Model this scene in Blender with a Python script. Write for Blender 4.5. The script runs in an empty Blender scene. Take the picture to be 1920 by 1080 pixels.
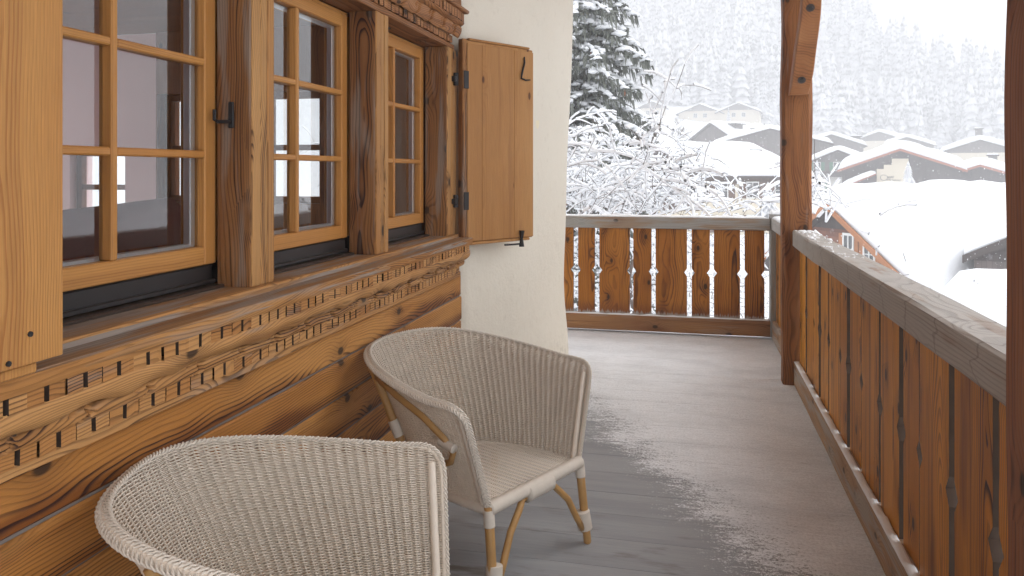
import bpy, bmesh, math, random
import numpy as np
from mathutils import Vector, Matrix, noise as mnoise
R = math.radians
random.seed(7); RNG = np.random.default_rng(7)
scene = bpy.context.scene
COL = scene.collection

# ------------------------------------------------------------------ camera, sky, sun, exposure
F_PX, HZ, YAW, CAMH = 1452.0, 320.0, R(13.07), 1.45
SY, CY = math.sin(YAW), math.cos(YAW)
cam_d = bpy.data.cameras.new('camera'); cam = bpy.data.objects.new('camera', cam_d); COL.objects.link(cam)
cam.location = (0, 0, CAMH); cam.rotation_euler = (R(90), 0, YAW)
cam_d.sensor_width = 36; cam_d.lens = 36 * F_PX / 1920
cam_d.shift_y = -(540 - HZ) / 1920; cam_d.clip_start = .02; cam_d.clip_end = 3000
scene.camera = cam

SUN_EL, SUN_AZ = R(48), R(62)          # azimuth from +Y towards +X
w = bpy.data.worlds.new('World'); scene.world = w; w.use_nodes = True
nt = w.node_tree; nt.nodes.clear()
sky = nt.nodes.new('ShaderNodeTexSky'); sky.sky_type = 'NISHITA'; sky.sun_disc = False
sky.sun_elevation = SUN_EL; sky.sun_rotation = SUN_AZ; sky.air_density = 1.0; sky.dust_density = 5.0; sky.ozone_density = 1.0
hs = nt.nodes.new('ShaderNodeHueSaturation'); hs.inputs['Saturation'].default_value = .16
mxw = nt.nodes.new('ShaderNodeMixRGB'); mxw.inputs[0].default_value = .72; mxw.inputs[2].default_value = (10.5, 10.6, 10.8, 1)
bg = nt.nodes.new('ShaderNodeBackground'); bg.inputs[1].default_value = .10
wo = nt.nodes.new('ShaderNodeOutputWorld')
nt.links.new(sky.outputs[0], hs.inputs['Color']); nt.links.new(hs.outputs[0], mxw.inputs[1])
nt.links.new(mxw.outputs[0], bg.inputs[0]); nt.links.new(bg.outputs[0], wo.inputs[0])
sl = bpy.data.lights.new('sun', 'SUN'); sl.energy = .9; sl.angle = R(40); sl.color = (1, .97, .93)
so = bpy.data.objects.new('sun', sl); COL.objects.link(so)
sd = Vector((math.sin(SUN_AZ) * math.cos(SUN_EL), math.cos(SUN_AZ) * math.cos(SUN_EL), math.sin(SUN_EL)))
so.rotation_euler = sd.to_track_quat('Z', 'Y').to_euler(); so.location = (20, 10, 40)
vs = scene.view_settings
vs.view_transform = 'Standard'; vs.look = 'None'; vs.gamma = 1; vs.use_curve_mapping = False
vs.exposure = 1.42
cy = scene.cycles
cy.use_adaptive_sampling = True; cy.adaptive_threshold = .02; cy.use_denoising = True; cy.max_bounces = 8; cy.diffuse_bounces = 4; cy.glossy_bounces = 4
cy.transparent_max_bounces = 16; cy.volume_bounces = 2; cy.sample_clamp_indirect = 8
HAZE_DENSITY = .0041

# ------------------------------------------------------------------ helpers
ORG = {}
def unproj(px, py, d):
    xc = (px - 960) / F_PX * d
    return Vector((-SY * d + CY * xc, CY * d + SY * xc, CAMH - (py - HZ) / F_PX * d))
def on_x(px, X):                                    # Y of the point with this X under image column px
    d = F_PX * X / (CY * (px - 1297.0)); return (d + X * SY) / CY

def tag(o, label=None, cat=None, group=None, kind=None):
    if label: o['label'] = label
    if cat: o['category'] = cat
    if group: o['group'] = group
    if kind: o['kind'] = kind
    return o
def thing(name, loc, label, cat, group=None, rz=0, frame='world'):
    o = bpy.data.objects.new(name, None); COL.objects.link(o); o.empty_display_size = .1
    o.location = loc; o.rotation_euler = (0, 0, rz)
    ORG[o.name] = Vector(loc) if frame == 'world' else Vector((0, 0, 0))
    return tag(o, label, cat, group)
def mk_mesh(name, V, Fc, mat, smooth=False, fmat=None):
    me = bpy.data.meshes.new(name)
    me.from_pydata([tuple(v) for v in V], [], [tuple(f) for f in Fc])
    for m in (mat if isinstance(mat, (list, tuple)) else [mat]): me.materials.append(m)
    if smooth: me.polygons.foreach_set('use_smooth', np.ones(len(me.polygons), bool))
    if fmat is not None: me.polygons.foreach_set('material_index', np.asarray(fmat, np.int32))
    me.update(); return me
def mk_mesh_np(name, V, Fc, mat, smooth=False, fmat=None):
    V = np.asarray(V, np.float32); Fc = np.asarray(Fc, np.int32); k = Fc.shape[1]
    me = bpy.data.meshes.new(name)
    me.vertices.add(len(V)); me.vertices.foreach_set('co', V.ravel())
    me.loops.add(Fc.size); me.loops.foreach_set('vertex_index', Fc.ravel())
    me.polygons.add(len(Fc)); me.polygons.foreach_set('loop_start', np.arange(0, Fc.size, k, dtype=np.int32))
    if smooth: me.polygons.foreach_set('use_smooth', np.ones(len(Fc), bool))
    for m in (mat if isinstance(mat, (list, tuple)) else [mat]): me.materials.append(m)
    if fmat is not None: me.polygons.foreach_set('material_index', np.asarray(fmat, np.int32))
    me.update(calc_edges=True); me.validate(); return me
def obj(name, V, Fc, mat, parent=None, smooth=False, fmat=None, center=True, npy=False):
    V = np.asarray([tuple(v) for v in V] if not isinstance(V, np.ndarray) else V, float)
    c = (V.max(0) + V.min(0)) / 2 if center else np.zeros(3)
    me = (mk_mesh_np if npy else mk_mesh)(name, V - c, Fc, mat, smooth, fmat)
    return link(name, me, c, parent)
def link(name, me, c, parent=None):
    o = bpy.data.objects.new(name, me); COL.objects.link(o)
    c = Vector(c)
    if parent is not None:
        o.parent = parent; o.location = c - ORG[parent.name]
    else: o.location = c
    ORG[o.name] = c.copy(); return o
class MB:
    def __init__(s): s.V = []; s.F = []; s.M = []
    def add(s, VF, m=0):
        V, Fc = VF; n = len(s.V); s.V += [tuple(v) for v in V]; s.F += [tuple(i + n for i in f) for f in Fc]; s.M += [m] * len(Fc); return s
    def build(s, name, mat, parent=None, smooth=False): return obj(name, s.V, s.F, mat, parent, smooth, s.M if isinstance(mat, (list, tuple)) else None)

def box(x0, x1, y0, y1, z0, z1, c=.003):
    """box with chamfered edges"""
    c = min(c, (x1 - x0) * .3, (y1 - y0) * .3, (z1 - z0) * .3)
    V = []; idx = {}
    for i, x in enumerate((x0, x1)):
        for j, y in enumerate((y0, y1)):
            for k, z in enumerate((z0, z1)):
                sx, sy_, sz = (1, -1)[i], (1, -1)[j], (1, -1)[k]
                for a, p in enumerate(((x, y + sy_ * c, z + sz * c), (x + sx * c, y, z + sz * c), (x + sx * c, y + sy_ * c, z))):
                    idx[(i, j, k, a)] = len(V); V.append(p)
    g = lambda i, j, k, a: idx[(i, j, k, a)]
    Fc = []
    for i in (0, 1):
        f = [g(i, 0, 0, 0), g(i, 1, 0, 0), g(i, 1, 1, 0), g(i, 0, 1, 0)]; Fc.append(f if i else f[::-1])
        f = [g(0, i, 0, 1), g(1, i, 0, 1), g(1, i, 1, 1), g(0, i, 1, 1)]; Fc.append(f[::-1] if i else f)
        f = [g(0, 0, i, 2), g(1, 0, i, 2), g(1, 1, i, 2), g(0, 1, i, 2)]; Fc.append(f if i else f[::-1])
    for j in (0, 1):
        for k in (0, 1):
            Fc.append([g(0, j, k, 1), g(1, j, k, 1), g(1, j, k, 2), g(0, j, k, 2)])
            Fc.append([g(j, 0, k, 0), g(j, 1, k, 0), g(j, 1, k, 2), g(j, 0, k, 2)])
            Fc.append([g(j, k, 0, 0), g(j, k, 1, 0), g(j, k, 1, 1), g(j, k, 0, 1)])
    for i in (0, 1):
        for j in (0, 1):
            for k in (0, 1): Fc.append([g(i, j, k, 0), g(i, j, k, 1), g(i, j, k, 2)])
    return V, Fc
def sweep(rings, cap=True, closed=True):
    k = len(rings[0]); V = [p for r in rings for p in r]; Fc = []
    for i in range(len(rings) - 1):
        for j in range(k if closed else k - 1):
            a, b = i * k + j, i * k + (j + 1) % k
            Fc.append((a, b, b + k, a + k))
    if cap: Fc.append(tuple(range(k))[::-1]); Fc.append(tuple((len(rings) - 1) * k + j for j in range(k)))
    return V, Fc
def frame_of(t, up=Vector((0, 0, 1))):
    t = Vector(t).normalized(); s = t.cross(up)
    if s.length < 1e-4: s = t.cross(Vector((1, 0, 0)))
    s.normalize(); return s, s.cross(t)
def tube(pts, rad, k=8, cap=True):
    pts = [Vector(p) for p in pts]; n = len(pts); rings = []; side = None
    for i, p in enumerate(pts):
        t = pts[min(i + 1, n - 1)] - pts[max(i - 1, 0)]
        if side is None: side, u = frame_of(t)
        else:
            t.normalize(); side = (side - t * side.dot(t)).normalized(); u = side.cross(t)
        r = rad[i] if hasattr(rad, '__len__') else rad
        rings.append([p + (side * math.cos(a) + u * math.sin(a)) * r for a in (2 * math.pi * j / k for j in range(k))])
    return sweep(rings, cap)
def timber(p0, p1, w, h, up=(0, 0, 1), c=.008, n=14, amp=.003, seed=0, bow=0):
    """sawn or hewn beam from p0 to p1: w sideways, h along up, chamfered, slightly uneven"""
    p0, p1 = Vector(p0), Vector(p1); t = (p1 - p0); L = t.length; t.normalize()
    s, u = frame_of(t, Vector(up)); rings = []
    a, b = w / 2, h / 2
    base = [(-a + c, -b), (a - c, -b), (a, -b + c), (a, b - c), (a - c, b), (-a + c, b), (-a, b - c), (-a, -b + c)]
    for i in range(n + 1):
        f = i / n; o = p0 + t * (L * f) + s * (bow * math.sin(f * math.pi)); ring = []
        for j, (x, y) in enumerate(base):
            q = Vector((f * L * 2.2, j // 2 * 3.1, seed * 7.7)); k = mnoise.noise(q) * amp; k2 = mnoise.noise(q + Vector((0, 0, 50))) * amp
            ring.append(o + s * (x + k) + u * (y + k2))
        rings.append(ring)
    return sweep(rings)
def prism(poly, lift, thick):
    """2-D outline -> slab; lift maps (a,b) to a point, thick is a vector"""
    n = len(poly); A = [Vector(lift(a, b)) for a, b in poly]; B = [p + Vector(thick) for p in A]
    return A + B, [tuple(range(n))[::-1], tuple(range(n, 2 * n))] + [(i, (i + 1) % n, n + (i + 1) % n, n + i) for i in range(n)]
def nz(*p): return mnoise.noise(Vector(p))
def sstep(a, b, x):
    t = max(0, min(1, (x - a) / (b - a))); return t * t * (3 - 2 * t)
def segs_mesh(P0, P1, R0, R1, k=3):
    P0, P1 = np.asarray(P0, float), np.asarray(P1, float); R0, R1 = np.asarray(R0, float), np.asarray(R1, float)
    T = P1 - P0; T /= np.linalg.norm(T, axis=1, keepdims=True) + 1e-9
    up = np.where(np.abs(T[:, 2:3]) > .95, np.array([[1., 0, 0]]), np.array([[0, 0, 1.]]))
    S = np.cross(T, up); S /= np.linalg.norm(S, axis=1, keepdims=True) + 1e-9; U = np.cross(S, T)
    N = len(P0); V = np.zeros((N, 2 * k, 3))
    for j in range(k):
        a = 2 * math.pi * j / k + .5; d = S * math.cos(a) + U * math.sin(a)
        V[:, j] = P0 + d * R0[:, None]; V[:, k + j] = P1 + d * R1[:, None]
    base = (np.arange(N) * 2 * k)[:, None]
    Fc = np.concatenate([np.stack([base[:, 0] + j, base[:, 0] + (j + 1) % k, base[:, 0] + k + (j + 1) % k, base[:, 0] + k + j], 1) for j in range(k)])
    return V.reshape(-1, 3), Fc

# ------------------------------------------------------------------ node materials
class NT:
    def __init__(s, name):
        s.m = bpy.data.materials.new(name); s.m.use_nodes = True; s.t = s.m.node_tree; s.t.nodes.clear()
        s.out = s.t.nodes.new('ShaderNodeOutputMaterial')
    def n(s, t, **kw):
        x = s.t.nodes.new(t)
        for k, v in kw.items(): setattr(x, k, v)
        return x
    def put(s, sock, v):
        if hasattr(v, 'is_linked') or isinstance(v, bpy.types.NodeSocket): s.t.links.new(v, sock)
        elif isinstance(v, (tuple, list)) and len(v) == 3 and sock.type == 'RGBA': sock.default_value = (*v, 1)
        else: sock.default_value = v
    def math(s, op, a, b=0.0, c=None):
        x = s.n('ShaderNodeMath', operation=op); s.put(x.inputs[0], a); s.put(x.inputs[1], b)
        if c is not None: s.put(x.inputs[2], c)
        return x.outputs[0]
    def add(s, a, b): return s.math('ADD', a, b)
    def mul(s, a, b): return s.math('MULTIPLY', a, b)
    def sstep(s, x, a, b, lo=0.0, hi=1.0):
        m = s.n('ShaderNodeMapRange', interpolation_type='SMOOTHSTEP')
        for i, v in enumerate((x, a, b, lo, hi)): s.put(m.inputs[i], v)
        return m.outputs[0]
    def vec(s, x, y, z):
        c = s.n('ShaderNodeCombineXYZ'); s.put(c.inputs[0], x); s.put(c.inputs[1], y); s.put(c.inputs[2], z); return c.outputs[0]
    def sep(s, v):
        c = s.n('ShaderNodeSeparateXYZ'); s.put(c.inputs[0], v); return c.outputs
    def noise(s, v, scale=1.0, detail=2.0, rough=.5, dist=0.0):
        x = s.n('ShaderNodeTexNoise'); s.put(x.inputs['Vector'], v); x.inputs['Scale'].default_value = scale
        x.inputs['Detail'].default_value = detail; x.inputs['Roughness'].default_value = rough; x.inputs['Distortion'].default_value = dist
        return x.outputs[0]
    def mix(s, f, a, b, mode='MIX'):
        x = s.n('ShaderNodeMixRGB', blend_type=mode); s.put(x.inputs[0], f); s.put(x.inputs[1], a); s.put(x.inputs[2], b); return x.outputs[0]
    def objco(s): return s.n('ShaderNodeTexCoord').outputs['Object']
    def pos(s): return s.n('ShaderNodeNewGeometry').outputs['Position']
    def nrm(s): return s.n('ShaderNodeNewGeometry').outputs['Normal']
    def bsdf(s, col, rough=.6, bump=None, bstr=.3, bdist=.003, metal=0.0, spec=.5):
        b = s.n('ShaderNodeBsdfPrincipled'); s.put(b.inputs['Base Color'], col); s.put(b.inputs['Roughness'], rough)
        s.put(b.inputs['Metallic'], metal); s.put(b.inputs['Specular IOR Level'], spec)
        if bump is not None:
            q = s.n('ShaderNodeBump'); q.inputs['Strength'].default_value = bstr; q.inputs['Distance'].default_value = bdist
            s.put(q.inputs['Height'], bump); s.t.links.new(q.outputs[0], b.inputs['Normal'])
        s.t.links.new(b.outputs[0], s.out.inputs[0]); return s.m

def wood(name, axis, light, mid, dark, rings=95, contrast=.85, knots=.6, grey=0.0, greyc=(.30, .28, .26), stain=.5,
         stainc=(.16, .05, .018), rough=.6, foot=None, bstr=.5, warp=1.0, fibre=.35, knotc=None, snow=None, edge=None, calm=1.0, sat=1.06, checks=0.0):
    def sc(c): m = .35 * c[0] + .5 * c[1] + .15 * c[2]; return tuple(max(.010, m + (q - m) * sat) for q in c)
    light, mid, dark, stainc = sc(light), sc(mid), sc(dark), sc(stainc)
    s = NT(name); rnd = s.n('ShaderNodeObjectInfo').outputs['Random']
    x, y, z = s.sep(s.objco()); order = {'X': (x, y, z), 'Y': (y, x, z), 'Z': (z, x, y)}[axis]; l0, a0, b0 = order
    r2 = s.math('FRACT', s.mul(rnd, 17.31)); r3 = s.math('FRACT', s.mul(rnd, 91.7))
    l, a, b = s.add(l0, s.mul(rnd, 41.0)), a0, b0
    big = s.math('SUBTRACT', s.noise(s.vec(s.mul(l, 1.1), s.add(s.mul(a, 3.0), s.mul(r2, 20)), s.mul(b, 3.0)), 1, 2), .5)
    med = s.math('SUBTRACT', s.noise(s.vec(s.mul(l, 4.5), s.mul(a, 16.0), s.add(s.mul(b, 16.0), s.mul(r3, 9))), 1, 2), .5)
    # knots bend the rings round them
    vo = s.n('ShaderNodeTexVoronoi', voronoi_dimensions='2D'); s.put(vo.inputs['Vector'], s.vec(s.add(s.mul(l, 3.2), s.mul(r3, 7)), s.add(s.mul(s.add(a, b), 5.2), s.mul(r2, 9)), 0.0))
    vo.inputs['Scale'].default_value = 1.0; vo.inputs['Randomness'].default_value = 1.0
    vd = vo.outputs['Distance']; on = s.sstep(s.sep(vo.outputs['Color'])[0], 1 - knots, 1.02 - knots)
    kn = s.mul(s.sstep(s.add(vd, s.mul(med, .06)), .095, .05), on); halo = s.mul(s.math('POWER', s.sstep(vd, .55, .0), 2.0), on)
    aa = s.add(s.add(a, s.mul(s.math('SUBTRACT', r2, .5), .16)), s.mul(big, .20 * warp))
    bb = s.add(s.add(b, s.add(.05, s.mul(r3, .09))), s.mul(big, .10 * warp))
    r = s.math('SQRT', s.add(s.mul(aa, aa), s.mul(bb, bb)))
    ph = s.add(s.add(s.mul(r, rings), s.mul(med, 1.1)), s.mul(halo, 3.2))
    fr = s.math('FRACT', ph)
    line = s.mul(s.sstep(fr, .42, .86), s.sstep(fr, 1.0, .92))
    grp = s.noise(s.vec(s.mul(l, .35), s.add(s.mul(r, 26.0), s.mul(rnd, 63)), s.mul(halo, .8)), 1, 1)
    amt = s.math('MAXIMUM', s.sstep(s.noise(s.vec(s.mul(l, 1.4), s.mul(a, 9.0), s.add(s.mul(b, 9.0), s.mul(r3, 31))), 1, 2), .35, .75, .25, .8), s.sstep(grp, .50, .66, .0, 1.0))
    band = s.sstep(grp, .55, .72, 0.0, .45 * contrast)
    amt = s.mul(amt, calm)
    if edge:                                            # dark heartwood along the lower edge of the board
        be = s.sstep(s.add(s.add(s.mul(b0, -1.0), s.mul(big, .16)), s.mul(med, .03)), edge * .05, edge * .95)
        amt = s.math('MINIMUM', s.add(amt, s.mul(be, .95)), 1.0); band = s.math('MAXIMUM', s.mul(band, .5), s.mul(be, .80))
    fib = s.noise(s.vec(s.mul(l, 9.0), s.mul(a, 300.0), s.mul(b, 300.0)), 1, 2, .6)
    tone = s.noise(s.vec(s.mul(l, .9), s.add(s.mul(a, 5.0), s.mul(r2, 40)), s.mul(b, 5.0)), 1, 3)
    col = s.mix(s.sstep(s.add(tone, s.mul(s.math('SUBTRACT', r3, .5), .25)), .32, .68), light, mid)
    if stain: col = s.mix(s.mul(s.sstep(s.noise(s.vec(s.mul(l, 1.6), s.add(s.mul(a, 10.0), s.mul(r3, 50)), s.mul(b, 10.0)), 1, 3), .56, .74), stain), col, stainc)
    col = s.mix(band, col, s.mix(.25, stainc, dark))
    col = s.mix(s.mul(s.mul(line, amt), contrast), col, dark)
    col = s.mix(fibre, col, s.mix(fib, (.35, .35, .35), (1.25, 1.2, 1.15)), 'MULTIPLY')
    col = s.mix(s.mul(halo, .35), col, dark)
    col = s.mix(s.mul(kn, .9), col, knotc or (.035, .018, .01))
    if grey:
        gm = s.sstep(s.noise(s.vec(s.mul(l, 2.2), s.mul(a, 22.0), s.add(s.mul(b, 22.0), s.mul(r2, 60))), 1, 3), .62 - .42 * grey, .80 - .42 * grey)
        gcol = s.mix(fibre, s.mix(s.mul(s.mul(line, amt), .5), greyc, tuple(q * .4 for q in greyc)), s.mix(fib, (.5, .5, .5), (1.2, 1.2, 1.2)), 'MULTIPLY')
        col = s.mix(s.mul(gm, min(1, .35 + grey)), col, gcol)
    if foot is not None:
        e = s.add(l0, s.mul(s.math('SUBTRACT', s.noise(s.vec(s.mul(l0, 3.0), s.mul(a, 60.0), s.add(s.mul(b, 60.0), s.mul(rnd, 77))), 1, 3), .5), .10))
        col = s.mix(s.sstep(e, foot + .16, foot + .03, 0, .65), col, (.17, .055, .02))
        col = s.mix(s.sstep(e, foot + .045, foot + .02, 0, .85), col, (.33, .31, .28))
    if checks:
        ck = s.math('ABSOLUTE', s.math('SUBTRACT', s.math('FRACT', s.add(s.mul(l, 3.1), s.mul(s.noise(s.vec(s.mul(l, 2.0), s.mul(a, 12.0), s.mul(b, 12.0)), 1, 2), 1.1))), .5))
        col = s.mix(s.mul(s.sstep(ck, .030, .010), checks), col, (.10, .075, .065))
    rg = rough
    if snow:
        p = s.pos(); px_, py_, pz_ = s.sep(p); up = s.sep(s.nrm())[2]
        sm = s.mul(s.sstep(s.add(s.noise(p, 26, 4, .65), s.mul(s.math('SUBTRACT', s.noise(p, 3.0, 2), .5), .8)), snow, snow + .06), s.sstep(up, .5, .8))
        col = s.mix(sm, col, (.86, .87, .9))
    h = s.add(s.add(s.mul(line, -.55), s.mul(fib, .5)), s.mul(kn, .3))
    return s.bsdf(col, rg, h, bstr, .0025, spec=.22)

def plain(name, col, rough=.6, metal=0.0, var=.12, scale=6.0, bump=0.0, spec=.5):
    s = NT(name); n = s.noise(s.objco(), scale, 4, .6)
    c = s.mix(n, tuple(q * (1 - var) for q in col), tuple(min(1, q * (1 + var)) for q in col))
    return s.bsdf(c, rough, s.noise(s.objco(), scale * 14, 3) if bump else None, bump, .004, metal, spec)
M = {}
M['wall'] = wood('wall_spruce', 'Y', (.58, .30, .108), (.45, .205, .064), (.035, .013, .006), 112, .98, .50, stain=.5, stainc=(.20, .062, .016), edge=.062, calm=.75, warp=.75, fibre=.5, sat=1.08)
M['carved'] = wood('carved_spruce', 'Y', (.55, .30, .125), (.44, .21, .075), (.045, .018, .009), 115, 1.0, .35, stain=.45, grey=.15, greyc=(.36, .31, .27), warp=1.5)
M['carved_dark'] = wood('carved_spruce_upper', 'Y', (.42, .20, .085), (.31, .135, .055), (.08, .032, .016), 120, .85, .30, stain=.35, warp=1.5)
M['ledge'] = wood('ledge_grey', 'Y', (.44, .25, .12), (.36, .20, .10), (.13, .07, .04), 100, .7, .25, grey=.50, greyc=(.34, .30, .27), stain=.2, sat=1.1)
M['post'] = wood('post_spruce', 'Z', (.38, .19, .078), (.235, .108, .045), (.035, .014, .008), 90, 1.0, .8, grey=.28, greyc=(.30, .25, .21), stain=.4)
M['post_edge'] = wood('post_edge_spruce', 'Z', (.55, .31, .13), (.47, .235, .09), (.05, .02, .01), 110, .97, .35, stain=.1)
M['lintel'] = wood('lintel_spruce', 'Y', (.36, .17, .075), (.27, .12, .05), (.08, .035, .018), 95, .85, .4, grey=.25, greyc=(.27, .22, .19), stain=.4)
for ax in 'YZ':
    M['sash' + ax] = wood('sash_larch_' + ax, ax, (.58, .285, .085), (.52, .235, .062), (.33, .125, .034), 150, .7, .0, stain=.12, rough=.42, bstr=.1, warp=.5, fibre=.3, sat=1.0)
M['shutter'] = wood('shutter_spruce', 'Z', (.54, .29, .11), (.45, .22, .075), (.30, .13, .045), 140, .6, .14, stain=.45, stainc=(.25, .11, .05), rough=.55, bstr=.25, warp=.6, fibre=.45, sat=1.0, knotc=(.09, .03, .015))
M['shutterL'] = wood('shutter_spruce_warm', 'Z', (.56, .285, .09), (.49, .225, .066), (.36, .145, .042), 150, .8, .05, stain=.3, stainc=(.36, .17, .055), rough=.55, bstr=.3, warp=.4, fibre=.6, sat=1.0)
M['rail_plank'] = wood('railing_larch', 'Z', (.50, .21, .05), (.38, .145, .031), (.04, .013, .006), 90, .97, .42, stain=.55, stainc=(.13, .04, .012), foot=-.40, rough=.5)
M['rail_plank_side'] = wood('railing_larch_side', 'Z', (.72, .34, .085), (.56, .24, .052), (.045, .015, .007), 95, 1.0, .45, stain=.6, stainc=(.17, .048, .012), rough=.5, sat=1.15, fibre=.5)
M['railY'] = wood('rail_grey_Y', 'Y', (.46, .40, .35), (.41, .36, .32), (.17, .12, .10), 90, .45, .30, grey=.85, greyc=(.47, .445, .42), stain=.45, stainc=(.38, .25, .18), rough=.8, knotc=(.16, .09, .075), snow=.86, sat=1.0, checks=.30)
M['railX'] = wood('rail_grey_X', 'X', (.40, .27, .17), (.36, .27, .20), (.15, .08, .05), 90, .5, .4, grey=.62, greyc=(.37, .36, .34), stain=.55, stainc=(.25, .09, .035), rough=.8, sat=1.0)
M['baseX'] = wood('base_rail_X', 'X', (.40, .215, .10), (.31, .16, .08), (.10, .045, .022), 85, .8, .6, grey=.2, greyc=(.32, .28, .25), stain=.4)
M['baseY'] = wood('base_rail_Y', 'Y', (.46, .30, .18), (.40, .25, .15), (.17, .09, .05), 85, .6, .5, grey=.45, greyc=(.40, .36, .32), stain=.3)
M['beam'] = wood('hewn_post', 'Z', (.30, .128, .05), (.215, .083, .031), (.075, .026, .012), 70, .85, .35, stain=.6, stainc=(.14, .04, .018), grey=.08, warp=1.6)
M['beam2'] = wood('hewn_post_dark', 'Z', (.33, .14, .065), (.25, .095, .043), (.07, .025, .014), 80, .7, .3, stain=.4, stainc=(.11, .03, .015), warp=1.2)
M['brace'] = wood('brace_timber', 'Z', (.40, .19, .085), (.32, .14, .06), (.12, .045, .02), 80, .6, .25, stain=.3, warp=1.4)
M['cornerpost'] = wood('grey_post', 'Z', (.36, .33, .30), (.32, .28, .25), (.15, .11, .09), 90, .4, .4, grey=.85, greyc=(.37, .36, .34), rough=.8, sat=1.0)
M['roofwood'] = wood('roof_boards', 'Y', (.42, .22, .09), (.33, .16, .06), (.12, .05, .02), 95, .7, .4)
M['slot_shade'] = plain('slot_shade_brown', (.055, .034, .024), .9, var=.4, scale=60)  # slot faces coloured dark, standing in for shade and grime in the notches
M['joint'] = plain('grey_joint', (.17, .145, .13), .9, var=.3, scale=20)
M['edge'] = plain('weathered_board_edge', (.07, .042, .027), .85, var=.35, scale=14)
M['black'] = plain('black_aluminium', (.022, .021, .022), .35, .0, .2)
M['tray'] = plain('brown_sill_sheet', (.045, .028, .02), .3, .0, .2)
M['iron'] = plain('wrought_iron', (.025, .023, .024), .5, .4, .3, 30)
M['spacer'] = plain('aluminium_spacer', (.72, .73, .75), .35, .6, .05)
M['seal'] = plain('grey_gasket', (.45, .43, .42), .7)
M['rattan'] = plain('rattan_pole', (.42, .24, .085), .45, .0, .25, 14, .15)
M['wicker'] = plain('wicker_cane', (.74, .66, .565), .55, .0, .13, 25)
M['wrap'] = plain('wicker_wrap', (.66, .60, .525), .55, .0, .10, 40)
def plaster():
    s = NT('plaster'); p = s.pos(); n = s.noise(p, 1.3, 4, .6); n2 = s.noise(p, 14, 4, .6)
    c = s.mix(n, (.75, .70, .595), (.83, .785, .68)); c = s.mix(s.sstep(n2, .55, .75, 0, .35), c, (.64, .585, .49)); c = s.mix(s.mul(s.sstep(s.noise(p, 22, 4, .7), .52, .62), s.sstep(s.sep(p)[2], .30, .0, 0, .45)), c, (.45, .41, .35))
    return s.bsdf(c, .85, s.add(n2, s.mul(s.noise(p, 60, 3), .4)), .55, .010)
M['plaster'] = plaster()
def snow_mat(name='snow', c=(.86, .875, .90)):
    s = NT(name); p = s.pos(); n = s.noise(p, 1.1, 3); f = s.noise(p, 9, 4, .6)
    return s.bsdf(s.mix(n, tuple(q * .97 for q in c), c), .75, s.add(s.mul(n, .6), f), .25, .03, spec=.2)
M['snow'] = snow_mat()
def glass():
    s = NT('window_glass'); fr = s.n('ShaderNodeFresnel'); fr.inputs[0].default_value = 1.52
    tr = s.n('ShaderNodeBsdfTransparent'); tr.inputs[0].default_value = (.90, .92, .92, 1)
    gl = s.n('ShaderNodeBsdfGlossy'); gl.inputs['Roughness'].default_value = .0; gl.inputs[0].default_value = (1, 1, 1, 1)
    nb = s.n('ShaderNodeBump'); nb.inputs['Strength'].default_value = .04; nb.inputs['Distance'].default_value = .02
    s.put(nb.inputs['Height'], s.noise(s.pos(), 1.7, 1)); s.t.links.new(nb.outputs[0], gl.inputs['Normal'])
    mx = s.n('ShaderNodeMixShader'); s.put(mx.inputs[0], s.math('MINIMUM', s.mul(fr.outputs[0], 2.1), 1.0))
    s.t.links.new(tr.outputs[0], mx.inputs[1]); s.t.links.new(gl.outputs[0], mx.inputs[2]); s.t.links.new(mx.outputs[0], s.out.inputs[0])
    return s.m
M['glass'] = glass()
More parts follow.
